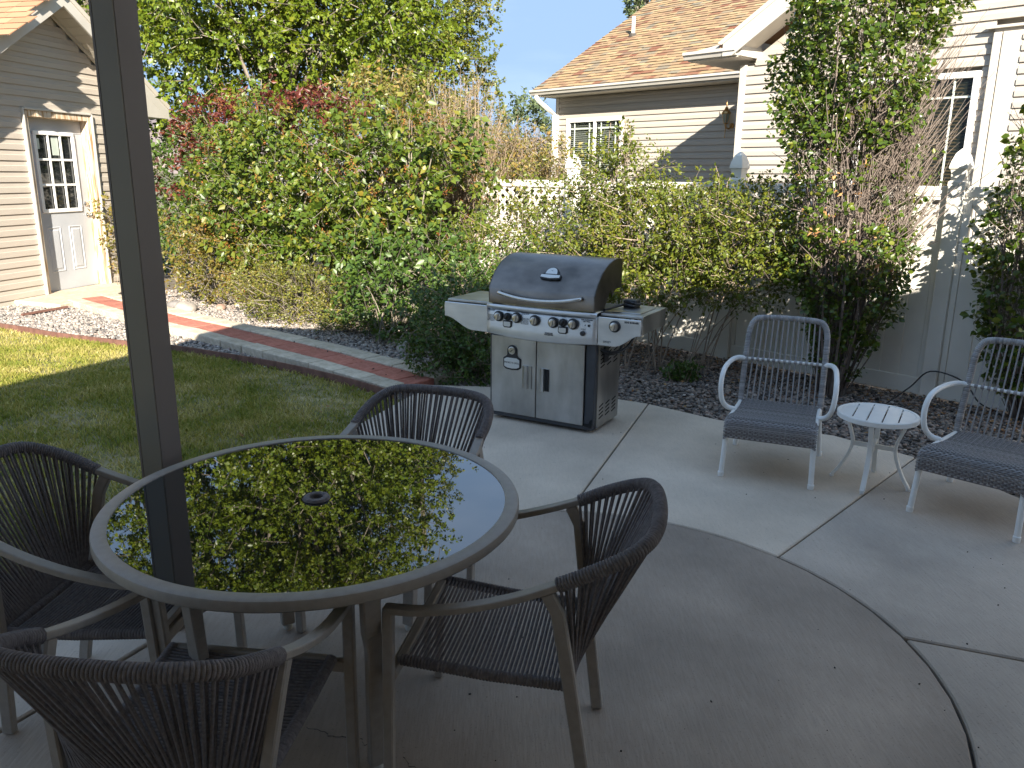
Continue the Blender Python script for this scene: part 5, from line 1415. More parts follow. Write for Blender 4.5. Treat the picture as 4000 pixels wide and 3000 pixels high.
tree('poplar_tree', 'tall bright green poplar tree rising behind the shrubs beside the shed', (-4.3, 15.6), 9.5, 0.20,
     [((-4.0, 14.6, 4.0), (2.3, 1.9, 1.6), 900), ((-5.6, 15.6, 5.2), (2.2, 1.8, 2.0), 1000), ((-2.9, 15.4, 4.4), (1.6, 1.6, 1.5), 850), ((-3.5, 15.2, 6.5), (2.0, 1.9, 1.7), 950), ((-5.3, 15.4, 7.8), (2.2, 1.9, 1.9), 1000), ((-4.2, 15.6, 8.4), (1.6, 1.6, 1.8), 700), ((-5.0, 15.4, 10.0), (2.2, 2.0, 2.0), 850), ((-7.0, 15.4, 9.0), (1.8, 1.6, 2.2), 600), ((-4.4, 15.0, 2.4), (1.6, 1.3, 0.9), 260)],
     M_poplar, 0.066, 24, 0.30, 3, width=1.0)
tree('poplar_tree', 'smaller leaved tree with pale twigs standing against the open sky', (-2.2, 18.6), 9.0, 0.18,
     [((-1.8, 18.2, 3.9), (1.5, 1.5, 1.5), 620), ((-2.9, 18.4, 5.4), (1.7, 1.5, 1.6), 520), ((-1.75, 18.4, 5.2), (1.25, 1.4, 1.2), 460), ((-3.0, 18.4, 6.9), (1.6, 1.6, 1.6), 560), ((-4.2, 18.6, 8.6), (1.6, 1.6, 1.6), 560), ((-5.6, 18.6, 10.2), (2.0, 1.8, 2.0), 520), ((-1.7, 18.3, 2.5), (1.1, 1.1, 0.8), 220)],
     M_poplar2, 0.055, 26, 0.28, 4)
tree('poplar_tree', 'green tree partly hidden behind the dark post and the shed roof', (-8.8, 17.5), 8.0, 0.18,
     [((-8.6, 17.2, 5.0), (2.2, 1.8, 2.2), 420), ((-7.4, 17.0, 7.0), (2.0, 1.8, 2.0), 380), ((-9.0, 17.5, 8.6), (2.2, 2.0, 2.2), 300), ((-7.0, 16.8, 3.6), (1.3, 1.2, 1.3), 240), ((-7.0, 17, 10.0), (2.0, 1.8, 2.0), 260)],
     M_poplar, 0.075, 20, 0.32, 6, width=1.0)
tree('pointed_tree', 'pointed blue green tree top showing above the house roof', (6.2, 41.0), 10.8, 0.2,
     [((6.2, 41.0, 9.3), (0.75, 0.75, 3.2), 520), ((6.2, 41.0, 7.0), (1.1, 1.1, 2.6), 300)], M_faroli, 0.16, 16, 0.35, 8, tmpl=(LEAF4, LEAF4_F))

# ------------------------------------------------------------------ the shrub border in front of the fence
shrub('lilac_bush', 'big lilac bush with rusty seed heads just right of the dark post', 'shrub', (-2.9, 10.7), [((-3.1, 10.9, 1.30), (1.0, 0.75, 1.0), 430), ((-3.75, 11.4, 1.45), (0.75, 0.6, 1.0), 260), ((-2.55, 10.4, 1.05), (0.8, 0.6, 0.75), 260), ((-2.35, 10.9, 1.75), (0.6, 0.5, 0.75), 170), ((-3.25, 10.9, 2.25), (0.35, 0.3, 0.4), 60), ((-1.95, 10.5, 0.9), (0.5, 0.4, 0.5), 90)],
      M_lilac, 0.068, 14, 0.24, 21, n_stems=26, stem_r=0.014, extra=seed_heads(230, 0, (-3.0, 10.9, 1.45), (1.15, 0.9, 1.15), 5), zmin=0.35, sunward=0.5)
shrub('lilac_bush', 'leaning lilac bush in the middle with white fence glimpsed through it', 'shrub', (-1.1, 9.4), [((-1.6, 9.9, 1.55), (0.7, 0.55, 0.75), 190), ((-0.80, 9.4, 1.40), (0.6, 0.5, 0.75), 120), ((-1.95, 9.9, 1.05), (0.6, 0.5, 0.45), 110), ((-1.35, 9.8, 2.15), (0.4, 0.35, 0.4), 70), ((-0.65, 9.3, 1.95), (0.3, 0.3, 0.35), 50), ((-1.2, 9.4, 0.95), (0.6, 0.4, 0.35), 90)],
      M_lilac, 0.070, 13, 0.26, 22, n_stems=30, stem_r=0.016, extra=seed_heads(150, 0, (-1.3, 9.8, 1.6), (1.0, 0.7, 0.9), 6), zmin=0.5, sunward=0.5, stem_spread=0.14)
shrub('plum_bush', 'purple leaved bush above the lilac, right of the post', 'shrub', (-4.0, 12.6), [((-4.5, 12.4, 2.35), (0.45, 0.4, 0.35), 80), ((-3.9, 12.6, 2.65), (0.38, 0.4, 0.35), 70), ((-4.9, 12.4, 1.5), (0.45, 0.4, 0.7), 60)], M_plum, 0.075, 13, 0.24, 23, width=0.5, n_stems=12, zmin=0.3)
shrub('plum_bush', 'two purple leaved clumps showing in the top middle of the shrubs', 'shrub', (-2.6, 11.6), [((-2.75, 11.3, 2.50), (0.34, 0.3, 0.28), 70), ((-2.15, 11.3, 2.42), (0.26, 0.25, 0.24), 46)], M_plum, 0.075, 13, 0.22, 24, width=0.5, n_stems=10, zmin=0.3)
# yellowing thicket between
shrub('yellowing_bush', 'yellow green bush at the top middle below the poplars', 'shrub', (-1.7, 12.0), [((-1.9, 11.9, 2.5), (0.75, 0.5, 0.65), 240), ((-1.2, 11.6, 2.35), (0.65, 0.5, 0.55), 190), ((-1.0, 11.2, 1.9), (0.7, 0.5, 0.6), 160)], M_tanleaf, 0.055, 14, 0.24, 25, n_stems=18, zmin=0.3, width=0.65)
# tall bare twig bush
def bare_twigs(name, label, base, n, h, spread, lean, m, seed, leafm=None, leaf=0.035, r0=0.006, zlo=0.4, nleaf=2):
    t = thing(name, label, 'shrub', (base[0], base[1], -0.06)); r = random.Random(seed); mb = MB(); tips = []
    for k in range(n):
        a = r.uniform(0, 6.283); rr = r.random() ** 0.5 * spread; H_ = h * r.uniform(0.62, 1.0) * (1 - 0.25 * (rr / spread) ** 2)
        p0 = Vector((math.cos(a) * rr * 0.22, math.sin(a) * rr * 0.22, 0)); p3 = Vector((math.cos(a) * rr + lean[0] * r.uniform(.6, 1.2), math.sin(a) * rr + lean[1], H_))
        p1 = p0.lerp(p3, 0.35) + Vector((r.uniform(-.05, .05), r.uniform(-.05, .05), 0.12 * H_)); p2 = p0.lerp(p3, 0.7) + Vector((r.uniform(-.07, .07), r.uniform(-.07, .07), 0.06 * H_))
        mb.tube(cr_path([p0, p1, p2, p3], 2), [r0, r0 * .9, r0 * .8, r0 * .65, r0 * .5, r0 * .4, r0 * .22], 4, caps=False)
        for q in range(3):
            f = r.uniform(0.5, 0.95); s_ = p1.lerp(p3, f); e_ = s_ + Vector((r.uniform(-.16, .16), r.uniform(-.16, .16), r.uniform(.14, .34)))
            mb.tube([s_, e_], [r0 * .45, r0 * .2], 3, caps=False); tips.append((s_, e_))
    mb.build('stems', m, t, smooth=60)
    if leafm:
        C = np.array([tuple(a) for a, b in tips for _ in range(nleaf)], dtype=np.float32); U = norm(np.array([tuple(b - a) for a, b in tips for _ in range(nleaf)], dtype=np.float32))
        C = C + NR.normal(size=C.shape).astype(np.float32) * 0.03
        V, F = twig_leaves(C, U, 4, 0.25, leaf, width=0.6); fo = Foliage(); fo.add(V, F); fo.build('foliage', leafm, t)
    return t
bare_twigs('bare_bush', 'tall bush of bare tan twigs standing above the other shrubs beside the sky gap', (-0.72, 10.9), 480, 3.2, 0.85, (0.02, 0), M_twigtan, 31, M_tanleaf, 0.034, r0=0.008, zlo=1.2, nleaf=2)
bare_twigs('bare_bush', 'shorter bare tan twig bush with few leaves left of the house downspout', (0.02, 10.8), 210, 2.55, 0.55, (0.22, 0), M_twigtan, 32, M_tanleaf, 0.034, r0=0.0075, nleaf=3)
bare_twigs('bare_bush', 'small bush of bare tan twigs among the yellowing leaves, left of the tall bare one', (-1.65, 11.3), 90, 2.5, 0.45, (-0.05, 0), M_twigtan, 33, M_tanleaf, 0.034, nleaf=2)
shrub('yellowing_bush', 'low yellow orange bush in the gap left of the house corner', 'shrub', (0.55, 10.4), [((0.45, 10.5, 1.5), (0.55, 0.45, 0.62), 200), ((0.2, 10.9, 1.3), (0.6, 0.4, 0.7), 140)], M_tanleaf, 0.045, 14, 0.2, 34, n_stems=14, zmin=0.3, width=0.65)
shrub('round_tree', 'distant pale green bush beyond the bare twigs in the sky gap', 'shrub', (0.6, 24.0), [((0.35, 24.0, 2.6), (1.1, 1.0, 1.4), 260), ((1.6, 25.0, 1.6), (1.3, 1.0, 1.1), 200)], M_faroli, 0.11, 14, 0.35, 35, n_stems=8, stem_r=0.03, tmpl=(LEAF4, LEAF4_F), zmin=0.2)
shrub('green_bush', 'dark green bush far left behind the bronze one beside the shed', 'shrub', (-4.9, 12.6), [((-4.65, 12.5, 1.25), (0.75, 0.5, 1.1), 330)], M_dkgreen, 0.06, 12, 0.22, 36, n_stems=12)
shrub('green_bush', 'dark bush behind the shed corner, seen under the shed eave right of the post', 'shrub', (-6.0, 14.4), [((-6.0, 14.3, 1.3), (1.1, 0.6, 1.3), 420), ((-5.0, 14.0, 1.0), (0.9, 0.5, 1.0), 240)], M_dkgreen, 0.07, 13, 0.24, 37, n_stems=12)
# small-leaved bushes along the fence on the right
hedge_pts = []
shrub('honeysuckle_bush', 'leafy small leaved bush behind the grill, left of the house window', 'shrub', (0.45, 8.35), [((0.55, 8.35, 1.10), (0.62, 0.40, 0.56), 430), ((0.05, 8.6, 0.95), (0.5, 0.38, 0.6), 230), ((-0.35, 8.7, 0.75), (0.5, 0.38, 0.5), 180), ((0.75, 8.1, 1.70), (0.22, 0.2, 0.38), 80), ((0.3, 8.3, 0.55), (0.6, 0.3, 0.35), 160)],
      M_coton, 0.034, 16, 0.20, 41, n_stems=12, stem_r=0.008, mstem=M_twig, zmin=0.18, sunward=0.5, width=0.75)
shrub('honeysuckle_bush', 'leafy small leaved bush right behind the grill lid with shoots rising before the window', 'shrub', (1.25, 7.55), [((1.30, 7.55, 1.22), (0.58, 0.40, 0.46), 520), ((1.05, 7.75, 1.66), (0.28, 0.24, 0.38), 150), ((0.85, 7.5, 0.95), (0.5, 0.34, 0.42), 300), ((1.75, 7.25, 1.22), (0.5, 0.34, 0.42), 400), ((1.35, 7.35, 0.80), (0.5, 0.28, 0.26), 190)],
      M_coton, 0.034, 16, 0.20, 42, n_stems=12, stem_r=0.008, mstem=M_twig, zmin=0.45, sunward=0.5, width=0.75)
shrub('honeysuckle_bush', 'drooping end of the small leaved bushes hanging before the fence post', 'shrub', (1.75, 7.35), [((2.10, 7.0, 1.35), (0.34, 0.26, 0.34), 170), ((2.0, 6.95, 0.95), (0.36, 0.26, 0.32), 170), ((2.2, 6.85, 0.95), (0.2, 0.2, 0.28), 50)],
      M_coton, 0.034, 15, 0.20, 43, n_stems=10, stem_r=0.007, mstem=M_twig, zmin=0.45, width=0.75)
def shoots(name_label, base, n, h, seed, m, leaf):
    t = thing('leafy_shoot', name_label, 'plant', (base[0], base[1], base[2])); r = random.Random(seed); mb = MB(); fo = Foliage()
    for k in range(n):
        p0 = Vector((r.uniform(-.12, .12), r.uniform(-.1, .1), 0)); p1 = p0 + Vector((r.uniform(-.1, .1), r.uniform(-.05, .05), h * r.uniform(.6, 1)))
        mb.tube(cr_path([p0, p0.lerp(p1, .5) + Vector((r.uniform(-.03, .03), 0, 0)), p1], 3), 0.003, 4, caps=False)
        q = 9; C = np.array([tuple(p0.lerp(p1, 0.25 + 0.75 * i / q)) for i in range(q)], dtype=np.float32); U = norm(np.array([(r.uniform(-1, 1), r.uniform(-1, 1), 0.5) for i in range(q)], dtype=np.float32))
        V, F = twig_leaves(C, U, 3, 0.05, leaf); fo.add(V, F)
    mb.build('stems', M_twig, t); fo.build('foliage', m, t)
shoots('tall thin leafy shoots poking up in front of the left house window', (0.98, 7.78, 1.7), 7, 0.62, 3, M_coton, 0.04)
shoots('dark leafy shoots poking up in front of the shaded house wall by the lantern', (1.95, 7.35, 1.45), 6, 0.42, 4, M_coton, 0.038)
# low shaded bush at the left of the grill and ground covers
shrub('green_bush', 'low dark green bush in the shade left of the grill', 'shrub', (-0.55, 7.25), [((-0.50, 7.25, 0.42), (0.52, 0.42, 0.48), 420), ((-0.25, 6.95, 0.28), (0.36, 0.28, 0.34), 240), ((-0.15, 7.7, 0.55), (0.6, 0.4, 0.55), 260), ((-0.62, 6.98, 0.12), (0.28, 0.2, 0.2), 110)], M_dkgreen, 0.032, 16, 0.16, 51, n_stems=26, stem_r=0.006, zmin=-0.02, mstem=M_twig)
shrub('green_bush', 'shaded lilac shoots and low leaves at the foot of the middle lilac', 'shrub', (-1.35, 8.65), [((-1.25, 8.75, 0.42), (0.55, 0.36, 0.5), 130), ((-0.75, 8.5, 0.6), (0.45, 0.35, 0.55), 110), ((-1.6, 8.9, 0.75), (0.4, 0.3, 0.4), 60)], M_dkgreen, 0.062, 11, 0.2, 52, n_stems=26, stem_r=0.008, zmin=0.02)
shrub('spirea_bush', 'low lime yellow ground covering bush spilling over the gravel beside the path', 'shrub', (-2.6, 9.75), [((-2.55, 9.75, 0.30), (0.75, 0.42, 0.34), 460), ((-2.0, 9.35, 0.2), (0.45, 0.28, 0.24), 220), ((-3.1, 10.0, 0.35), (0.5, 0.4, 0.42), 220)], M_spirea, 0.026, 16, 0.15, 53, n_stems=16, stem_r=0.005, zmin=-0.03)
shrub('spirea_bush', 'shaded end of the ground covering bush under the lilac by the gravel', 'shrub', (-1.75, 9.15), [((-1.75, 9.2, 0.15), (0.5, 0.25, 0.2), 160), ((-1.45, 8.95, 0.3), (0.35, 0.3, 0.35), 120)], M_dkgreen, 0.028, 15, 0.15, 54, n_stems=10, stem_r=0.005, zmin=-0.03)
shrub('barberry_bush', 'bronze and yellow leaved bush low beside the post', 'shrub', (-4.0, 11.2), [((-3.95, 11.1, 0.50), (0.62, 0.45, 0.52), 300), ((-4.5, 11.5, 0.6), (0.5, 0.4, 0.6), 180), ((-3.4, 10.8, 0.45), (0.4, 0.35, 0.42), 130)], M_barberry, 0.042, 13, 0.2, 55, n_stems=20, stem_r=0.006, zmin=0.0)
shrub('barberry_bush', 'sprawling rust leaved shrub against the shed door frame', 'shrub', (-6.15, 12.75), [((-6.10, 12.62, 0.85), (0.20, 0.24, 0.30), 46), ((-6.08, 12.7, 0.4), (0.20, 0.25, 0.30), 36), ((-6.2, 12.45, 1.15), (0.12, 0.14, 0.16), 12)], M_barberry, 0.05, 11, 0.18, 56, n_stems=12, stem_r=0.006, zmin=0.0)
shoots('low green sprouts in the leaf litter right of the grill', (1.55, 7.05, -0.06), 22, 0.22, 9, M_dkgreen, 0.035)

# ------------------------------------------------------------------ tall column shrubs on the right
def column_shrub(label, base, prof, seed, n_stem, leaf_n, leaf, bare=None, fan=None, orange=None, infill=0):
    """prof: (z, centre dx, centre dy, radius, leaf density)."""
    t = thing('tall_shrub', label, 'shrub', (base[0], base[1], -0.06)); r = random.Random(seed)
    Z = [p[0] for p in prof]
    def at(z):
        return [float(np.interp(z, Z, [p[i] for p in prof])) for i in (1, 2, 3, 4)]
    mb = MB(); tips = []
    for k in range(n_stem):
        a = r.uniform(0, 6.283); rr = r.random() ** 0.55; top = Z[-1] * r.uniform(0.5, 1.0)
        pts = [Vector((math.cos(a) * 0.10 * rr, math.sin(a) * 0.10 * rr, 0))]
        z = 0
        for q in range(1, 7):
            z = top * q / 6; cx_, cy_, R__, dn = at(z); pts.append(Vector((cx_ + math.cos(a) * rr * R__ * 0.92 + r.uniform(-.05, .05), cy_ + math.sin(a) * rr * R__ * 0.92 + r.uniform(-.05, .05), z + r.uniform(-.05, .05))))
        thick = 0.013 if k < 10 else r.uniform(0.003, 0.0065)
        mb.tube(pts, [thick * (1 - 0.75 * i / 6) for i in range(7)], 4, caps=False)
        for q in range(7):
            f = r.uniform(1.2, 5.9); i = int(f); s_ = pts[i].lerp(pts[min(6, i + 1)], f - i)
            out = Vector((math.cos(a) + r.uniform(-.9, .9), math.sin(a) + r.uniform(-.9, .9), r.uniform(.8, 2.2))).normalized()
            e_ = s_ + out * r.uniform(0.10, 0.26); mb.tube([s_, e_], [0.003, 0.0014], 3, caps=False); tips.append((s_, e_))
    mb.build('stems', M_twiggrey, t, smooth=60)
    # leaves: rejection by density profile, on the skin and inside
    C = []; U = []
    while len(C) < leaf_n:
        z = r.uniform(0.15, Z[-1]); cx_, cy_, R__, dn = at(z)
        if r.random() > dn: continue
        a = r.uniform(0, 6.283); rr = R__ * (0.35 + 0.65 * r.random() ** 0.5) * (1 + 0.16 * math.sin(3 * a + 5 * z) + 0.10 * math.sin(7 * a - 9 * z))
        x, y = cx_ + math.cos(a) * rr, cy_ + math.sin(a) * rr
        if bare and bare(x, y, z, r): continue
        C.append((x, y, z)); U.append((math.cos(a) * 0.7 + r.uniform(-.4, .4), math.sin(a) * 0.7 + r.uniform(-.4, .4), r.uniform(0.2, 1.3)))
    V, F = twig_leaves(np.array(C, dtype=np.float32), norm(np.array(U, dtype=np.float32)), 8, 0.10, leaf, tmpl=(LEAF7, LEAF7_F), width=0.85, spread=1.0, droop=0.05, sunward=0.25)
    fo = Foliage(); fo.add(V, F); fo.build('foliage', M_buck, t)
    if fan:
        fb = MB()
        for k in range(fan['n']):
            p0 = Vector(fan['from']) + Vector((r.uniform(-.22, .22), r.uniform(-.2, .2), r.uniform(-.55, .75)))
            L_ = fan['L'] * r.uniform(0.5, 1.05); d_ = (Vector(fan['dir']) + Vector((r.uniform(-.30, .22), r.uniform(-.25, .25), r.uniform(-.15, .35)))).normalized()
            p2 = p0 + d_ * L_; p1 = p0.lerp(p2, .5) + Vector((r.uniform(-.03, .03), r.uniform(-.03, .03), 0.04 * r.uniform(-1, 1)))
            fb.tube(cr_path([p0, p1, p2], 3), [0.0045, 0.004, 0.0036, 0.0032, 0.0027, 0.002, 0.0012], 4, caps=False)
        fb.build('bare_twigs', M_twiggrey, t, smooth=60)
    if infill:
        ib = MB()
        for k in range(infill):
            z = r.uniform(0.9, 2.35); cx_, cy_, R__, dn = at(z); a = r.uniform(0, 6.283); rr = R__ * r.random() ** 0.5
            p0 = Vector((cx_ + math.cos(a) * rr, cy_ + math.sin(a) * rr, z)); d_ = Vector((r.gauss(0.18, 0.5), r.gauss(0, 0.4), r.uniform(0.3, 1.0))).normalized()
            p2 = p0 + d_ * r.uniform(0.12, 0.36); p1 = p0.lerp(p2, .5) + Vector((r.uniform(-.035, .035), r.uniform(-.03, .03), r.uniform(-.02, .03)))
            ib.tube([p0, p1, p2], [0.0042, 0.003, 0.0014], 4, caps=False)
        ib.build('bare_twigs', M_twiggrey, t, smooth=60)
    if orange:
        P = np.array([[orange[0] + r.gauss(0, .20), orange[1] + r.gauss(0, .15), orange[2] + r.gauss(0, .22)] for _ in range(26)], dtype=np.float32)
        V, F = twig_leaves(P, norm(NR.normal(size=P.shape).astype(np.float32)), 6, 0.06, 0.035, width=0.5); fo = Foliage(); fo.add(V, F); fo.build('dead_leaves', M_orange, t)
    return t
def bare1(x, y, z, r):
    if 1.42 < z < 2.02:
        return r.random() < (0.74 if x > -0.40 + 0.10 * (z - 1.2) else 0.30)
    if 1.9 < z < 2.75 and x > 0.14 + 0.25 * math.sin(z * 6): return r.random() < 0.93
    return False
column_shrub('tall column shrub with bare grey twigs in its middle, behind the left lounge chair', (2.72, 6.62),
             [(0, 0, 0, 0.10, 0.0), (0.25, 0.03, 0, 0.15, 0.10), (0.6, 0.04, 0, 0.30, 0.42), (1.0, 0.03, 0, 0.44, 0.65), (1.3, 0.0, 0, 0.50, 0.75), (1.7, -0.02, 0, 0.48, 0.6), (2.1, -0.06, 0, 0.52, 1.0), (2.7, -0.07, 0, 0.54, 1.0), (3.2, -0.04, 0, 0.56, 1.0), (3.8, 0.0, 0, 0.46, 1.0), (4.2, 0, 0, 0.25, 0.7)],
             61, 120, 3700, 0.036, bare=bare1, fan=dict(n=260, L=0.9, dir=(0.52, 0.0, 0.85)) | {'from': (0.14, -0.12, 1.65)}, orange=(-0.15, -0.35, 1.5), infill=1100)
column_shrub('tall glossy leaved shrub at the right edge behind the right lounge chair', (3.98, 5.95),
             [(0, 0, 0, 0.10, 0.0), (0.3, 0.0, 0, 0.26, 0.35), (0.7, 0.0, 0, 0.44, 0.5), (1.2, 0.02, 0, 0.44, 0.6), (1.6, 0.0, 0, 0.46, 0.6), (2.0, 0.02, 0, 0.40, 0.6), (2.5, 0.08, 0, 0.26, 0.5), (2.8, 0.1, 0, 0.12, 0.3)],
             62, 110, 1150, 0.042, bare=lambda x, y, z, r: (1.3 < z < 2.3 and r.random() < 0.45), infill=350)

# ------------------------------------------------------------------ grass
def grass(n, seed):
    r = np.random.default_rng(seed)
    X = r.uniform(-9.5, -0.85, size=n * 3); Y = r.uniform(1.2, 11.5, size=n * 3)
    k = in_poly(X, Y, LAWN) & (X > -0.78 * Y - 0.6); X, Y = X[k][:n], Y[k][:n]
    # patchy: thin where the soil shows
    f = np.sin(X * 2.1 + 1.3 * np.sin(Y * 1.7)) * np.sin(Y * 2.7 + 1.1 * np.sin(X * 1.3 + 2)) + 0.5 * np.sin(X * 6.1 + Y * 4.3)
    keep = r.uniform(0, 1, size=len(X)) < np.clip(0.78 + 0.34 * f, 0.34, 1.0); X, Y, f = X[keep], Y[keep], f[keep]
    m = len(X)
    h = r.uniform(0.018, 0.048, size=m) * (1 + 0.25 * f); a = r.uniform(0, 6.283, size=m); lean = r.uniform(0.2, 1.5, size=m) * h
    w = r.uniform(0.0022, 0.0042, size=m)
    dx, dy = np.cos(a), np.sin(a); b = r.uniform(0, 6.283, size=m)
    B = np.stack([X, Y, np.full(m, -0.046)], 1)
    S = np.stack([-np.sin(b) * w, np.cos(b) * w, np.zeros(m)], 1)
    T = B + np.stack([dx * lean, dy * lean, h], 1); Mi = B + np.stack([dx * lean * 0.35, dy * lean * 0.35, h * 0.62], 1)
    V = np.stack([B - S, B + S, Mi + S * 0.8, Mi - S * 0.8, T], 1).reshape(-1, 3)
    F = (np.arange(m, dtype=np.int32)[:, None, None] * 5 + np.array([(0, 1, 2), (0, 2, 3), (3, 2, 4)], dtype=np.int32)[None]).reshape(-1, 3)
    return V, F
M_grass = ramp_mat('grass_blade', [(0, (0.12, 0.165, 0.022)), (0.35, (0.22, 0.24, 0.036)), (0.58, (0.36, 0.32, 0.08)), (0.80, (0.50, 0.42, 0.17)), (1, (0.60, 0.52, 0.28))], 'island', rough=0.6, translucent=0.25, tcol=(1.3, 1.25, 0.7), spec=0.25, noise_mix=0.5, nscale=2.2)
V, F = grass(190000, 3)
tag(np_mesh('grass', V, F, M_grass), kind='stuff')

# ------------------------------------------------------------------ gravel
def ico():
    t_ = (1 + 5 ** 0.5) / 2
    v = np.array([(-1, t_, 0), (1, t_, 0), (-1, -t_, 0), (1, -t_, 0), (0, -1, t_), (0, 1, t_), (0, -1, -t_), (0, 1, -t_), (t_, 0, -1), (t_, 0, 1), (-t_, 0, -1), (-t_, 0, 1)], dtype=np.float32)
    f = np.array([(0, 11, 5), (0, 5, 1), (0, 1, 7), (0, 7, 10), (0, 10, 11), (1, 5, 9), (5, 11, 4), (11, 10, 2), (10, 7, 6), (7, 1, 8), (3, 9, 4), (3, 4, 2), (3, 2, 6), (3, 6, 8), (3, 8, 9), (4, 9, 5), (2, 4, 11), (6, 2, 10), (8, 6, 7), (9, 8, 1)], dtype=np.int32)
    return v / np.linalg.norm(v[0]), f
IV, IF = ico()
def pebbles(X, Y, Z, size, seed):
    r = np.random.default_rng(seed); n = len(X)
    sc = np.stack([r.uniform(0.75, 1.35, n), r.uniform(0.7, 1.1, n), r.uniform(0.42, 0.75, n)], 1) * size[:, None]
    a = r.uniform(0, 6.283, n); tl = r.normal(0, 0.35, (n, 2))
    v = IV[None] * (1 + r.normal(0, 0.10, (n, 12, 1))) * sc[:, None, :]
    ca, sa_ = np.cos(a)[:, None], np.sin(a)[:, None]
    x = v[..., 0] * ca - v[..., 1] * sa_; y = v[..., 0] * sa_ + v[..., 1] * ca; z = v[..., 2] + x * tl[:, :1] * 0.6 + y * tl[:, 1:] * 0.6
    V = np.stack([x + X[:, None], y + Y[:, None], z + Z[:, None]], 2).reshape(-1, 3)
    F = (np.arange(n, dtype=np.int32)[:, None, None] * 12 + IF[None]).reshape(-1, 3)
    return V, F
def seg_dist(X, Y, line):
    d = np.full(X.shape, 1e9)
    for (x0, y0), (x1, y1) in zip(line, line[1:]):
        L2 = (x1 - x0) ** 2 + (y1 - y0) ** 2; t_ = np.clip(((X - x0) * (x1 - x0) + (Y - y0) * (y1 - y0)) / L2, 0, 1)
        d = np.minimum(d, np.hypot(X - x0 - t_ * (x1 - x0), Y - y0 - t_ * (y1 - y0)))
    return d
def gravel_pts(x0, x1, y0, y1, dens, seed):
    r = np.random.default_rng(seed); n = int((x1 - x0) * (y1 - y0) * dens)
    X = r.uniform(x0, x1, n); Y = r.uniform(y0, y1, n)
    offn = X * 0.7203 + Y * 0.6937
    k = (offn < 7.06) & ~in_poly(X, Y, PATIO) & ~in_poly(X, Y, LAWN) & (seg_dist(X, Y, CLINE) > 0.36) & (seg_dist(X, Y, EDGE) > 0.02)
    sd = (X + 6.731) * 0.9755 - (Y - 11.6) * 0.2198    # in front of the shed wall
    k &= (sd > 0.02)
    k &= ~in_poly(X, Y, [(-7.0, 11.02), (-6.05, 10.62), (-5.80, 11.72), (-5.95, 12.75), (-6.5, 12.95)])
    return X[k], Y[k], r
GV = []; 
M_gravel = ramp_mat('river_gravel', [(0, (0.10, 0.092, 0.088)), (0.25, (0.20, 0.18, 0.165)), (0.5, (0.31, 0.275, 0.245)), (0.72, (0.40, 0.35, 0.30)), (0.86, (0.30, 0.22, 0.18)), (1, (0.56, 0.52, 0.47))], 'island', rough=0.75, spec=0.3)
M_gravel2 = ramp_mat('dark_river_gravel', [(0, (0.07, 0.062, 0.058)), (0.3, (0.15, 0.132, 0.12)), (0.55, (0.24, 0.205, 0.175)), (0.75, (0.30, 0.24, 0.195)), (0.88, (0.22, 0.15, 0.12)), (1, (0.46, 0.41, 0.36))], 'island', rough=0.75, spec=0.3)
X, Y, r = gravel_pts(-8.0, 0.2, 6.2, 12.5, 1500, 4)
Zp = np.full(len(X), -0.046) + r.uniform(-0.006, 0.012, len(X))
V, F = pebbles(X, Y, Zp, r.uniform(0.011, 0.024, len(X)), 5)
tag(np_mesh('gravel', V, F, M_gravel, smooth=True), kind='stuff')
X, Y, r = gravel_pts(0.2, 5.4, 2.2, 8.6, 1700, 6)
Zp = np.full(len(X), -0.040) + r.uniform(-0.008, 0.012, len(X))
V, F = pebbles(X, Y, Zp, r.uniform(0.010, 0.023, len(X)), 7)
tag(np_mesh('gravel', V, F, M_gravel2, smooth=True), kind='stuff')
# fallen leaves in the bed near the fence and a few on the paving
def litter(n, seed):
    r = np.random.default_rng(seed); X = []; Y = []
    X = r.uniform(-2.0, 4.6, n); Y = r.uniform(4.2, 9.5, n); o_ = X * 0.7203 + Y * 0.6937
    w = np.exp(-((6.9 - o_) / 0.55) ** 2) + 0.05
    k = (o_ < 7.05) & (r.uniform(0, 1, n) < w) & ~in_poly(X, Y, PATIO) & (seg_dist(X, Y, CLINE) > 0.3)
    return X[k], Y[k], r
X, Y, r = litter(9000, 8)
P = np.stack([X, Y, np.full(len(X), -0.022) + r.uniform(0, 0.02, len(X))], 1).astype(np.float32)
V, F = leaf_arrays(P, np.stack([r.normal(size=len(X)), r.normal(size=len(X)), r.normal(size=len(X)) * 0.2], 1), r.uniform(0.02, 0.045, len(X)).astype(np.float32), up_bias=1.6, jitter=0.6, width=0.7)
tag(np_mesh('fallen_leaves', V, F, M_litter), kind='stuff')
pts = [(-2.0, 8.05), (-1.95, 7.95), (-1.72, 7.75), (-1.5, 7.45), (-1.42, 7.36), (-1.25, 7.1), (-1.0, 7.0), (-2.3, 8.3), (-1.62, 7.6), (-2.6, 8.2), (-1.1, 6.86), (-1.85, 7.85)]
P = np.array([(x, y, 0.035) for x, y in pts], dtype=np.float32)
V, F = leaf_arrays(P, NR.normal(size=P.shape) * np.array([1, 1, .1]), np.full(len(P), 0.035, dtype=np.float32), up_bias=2.0, jitter=0.5, width=0.6)
tag(np_mesh('path_debris', V, F, mat('dark_litter', (0.03, 0.02, 0.015), (0.06, 0.04, 0.03), rough=0.9)), kind='stuff')
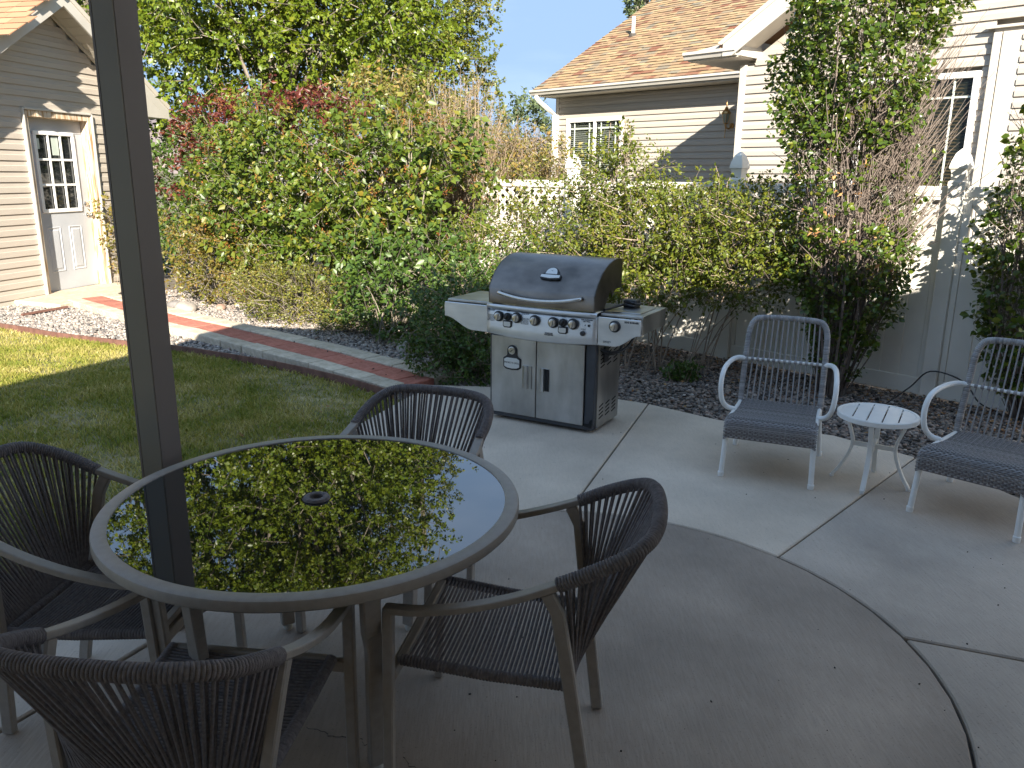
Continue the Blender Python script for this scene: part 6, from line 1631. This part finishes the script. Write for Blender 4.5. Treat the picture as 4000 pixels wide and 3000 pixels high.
# tiny grit on the concrete
r = np.random.default_rng(12); X = r.uniform(-0.8, 2.5, 90); Y = r.uniform(1.7, 5.4, 90)
V, F = pebbles(X, Y, np.full(90, 0.003), r.uniform(0.0016, 0.0045, 90), 3)
tag(np_mesh('grit', V, F, mat('grit', (0.03, 0.028, 0.025), (0.08, 0.07, 0.06), rough=0.9)), kind='stuff')

# a few bigger stones
M_stone = mat('field_stone', (0.24, 0.21, 0.18), (0.38, 0.34, 0.29), rough=0.85, scale=9, big=0.15, bump=0.6, bscale=40)
def stone(x, y, s, label, seed, m=M_stone):
    r = random.Random(seed); o = empty('tmp'); bpy.data.objects.remove(o)
    n1, n2 = 9, 14; V = []; F = []
    ph = [r.uniform(0, 6.28) for _ in range(4)]
    for i in range(n1 + 1):
        th_ = math.pi * i / n1
        for j in range(n2):
            a = 2 * math.pi * j / n2; k = 1 + 0.12 * math.sin(2 * a + ph[0]) + 0.08 * math.sin(3 * a + 2 * th_ + ph[1]) + 0.05 * math.sin(5 * a + ph[2])
            V.append((s[0] * k * math.sin(th_) * math.cos(a), s[1] * k * math.sin(th_) * math.sin(a), s[2] * math.cos(th_) * (1 + 0.05 * math.sin(3 * a + ph[3]))))
    for i in range(n1):
        for j in range(n2): F.append((i * n2 + j, (i + 1) * n2 + j, (i + 1) * n2 + (j + 1) % n2, i * n2 + (j + 1) % n2))
    b = MB().add(V, F).build('rock', m, None, smooth=60)
    b.location = (x, y, -0.05 + s[2] * 0.55); b.rotation_euler = (0, 0, r.uniform(0, 3))
    return tag(b, label, 'rock', 'stones in the gravel')
stone(-1.12, 8.15, (0.115, 0.085, 0.085), 'rounded grey green stone under the lilac beside the path gravel', 1)
stone(-4.35, 10.55, (0.15, 0.12, 0.09), 'tan angular stone in the gravel beside the post', 2)
stone(-3.95, 10.75, (0.10, 0.075, 0.05), 'reddish flat stone in the gravel under the bronze bush', 3, mat('red_stone', (0.32, 0.20, 0.15), (0.42, 0.28, 0.21), rough=0.85, scale=9))
stone(-4.62, 10.9, (0.11, 0.09, 0.06), 'dark grey stone touching the post in view, in the sunny gravel', 4, mat('dark_stone', (0.15, 0.14, 0.13), (0.22, 0.20, 0.19), rough=0.85, scale=9))
stone(-3.75, 10.95, (0.10, 0.07, 0.045), 'pale oval stone at the foot of the bronze bush', 5, mat('pale_stone', (0.42, 0.36, 0.28), (0.52, 0.46, 0.37), rough=0.85, scale=9))
# stick lying on the gravel by the shed
b = MB().bar([(-0.32, 0, 0), (0.32, 0.02, 0.01)], 0.035, 0.025).build('wood_strip', M_edge)
b.location = (-6.05, 10.28, -0.012); b.rotation_euler = (0, 0, math.radians(64))
tag(b, 'thin reddish wood strip lying on the gravel by the shed wall', 'wood strip')
# cable hanging from the fence to the bed, behind the right lounge chair
cb = thing('cable', 'thin black cable looping in front of the fence behind the right lounge chair', 'cable', (3.35, 6.25, -0.05))
MB().tube(cr_path([(-0.42, -0.1, 0.03), (-0.1, 0.1, 0.15), (0.12, 0.22, 0.26), (0.3, 0.05, 0.22), (0.38, -0.08, 0.08), (0.5, -0.15, 0.02)], 6), 0.006, 6).build('cord', M_black, cb, smooth=60)
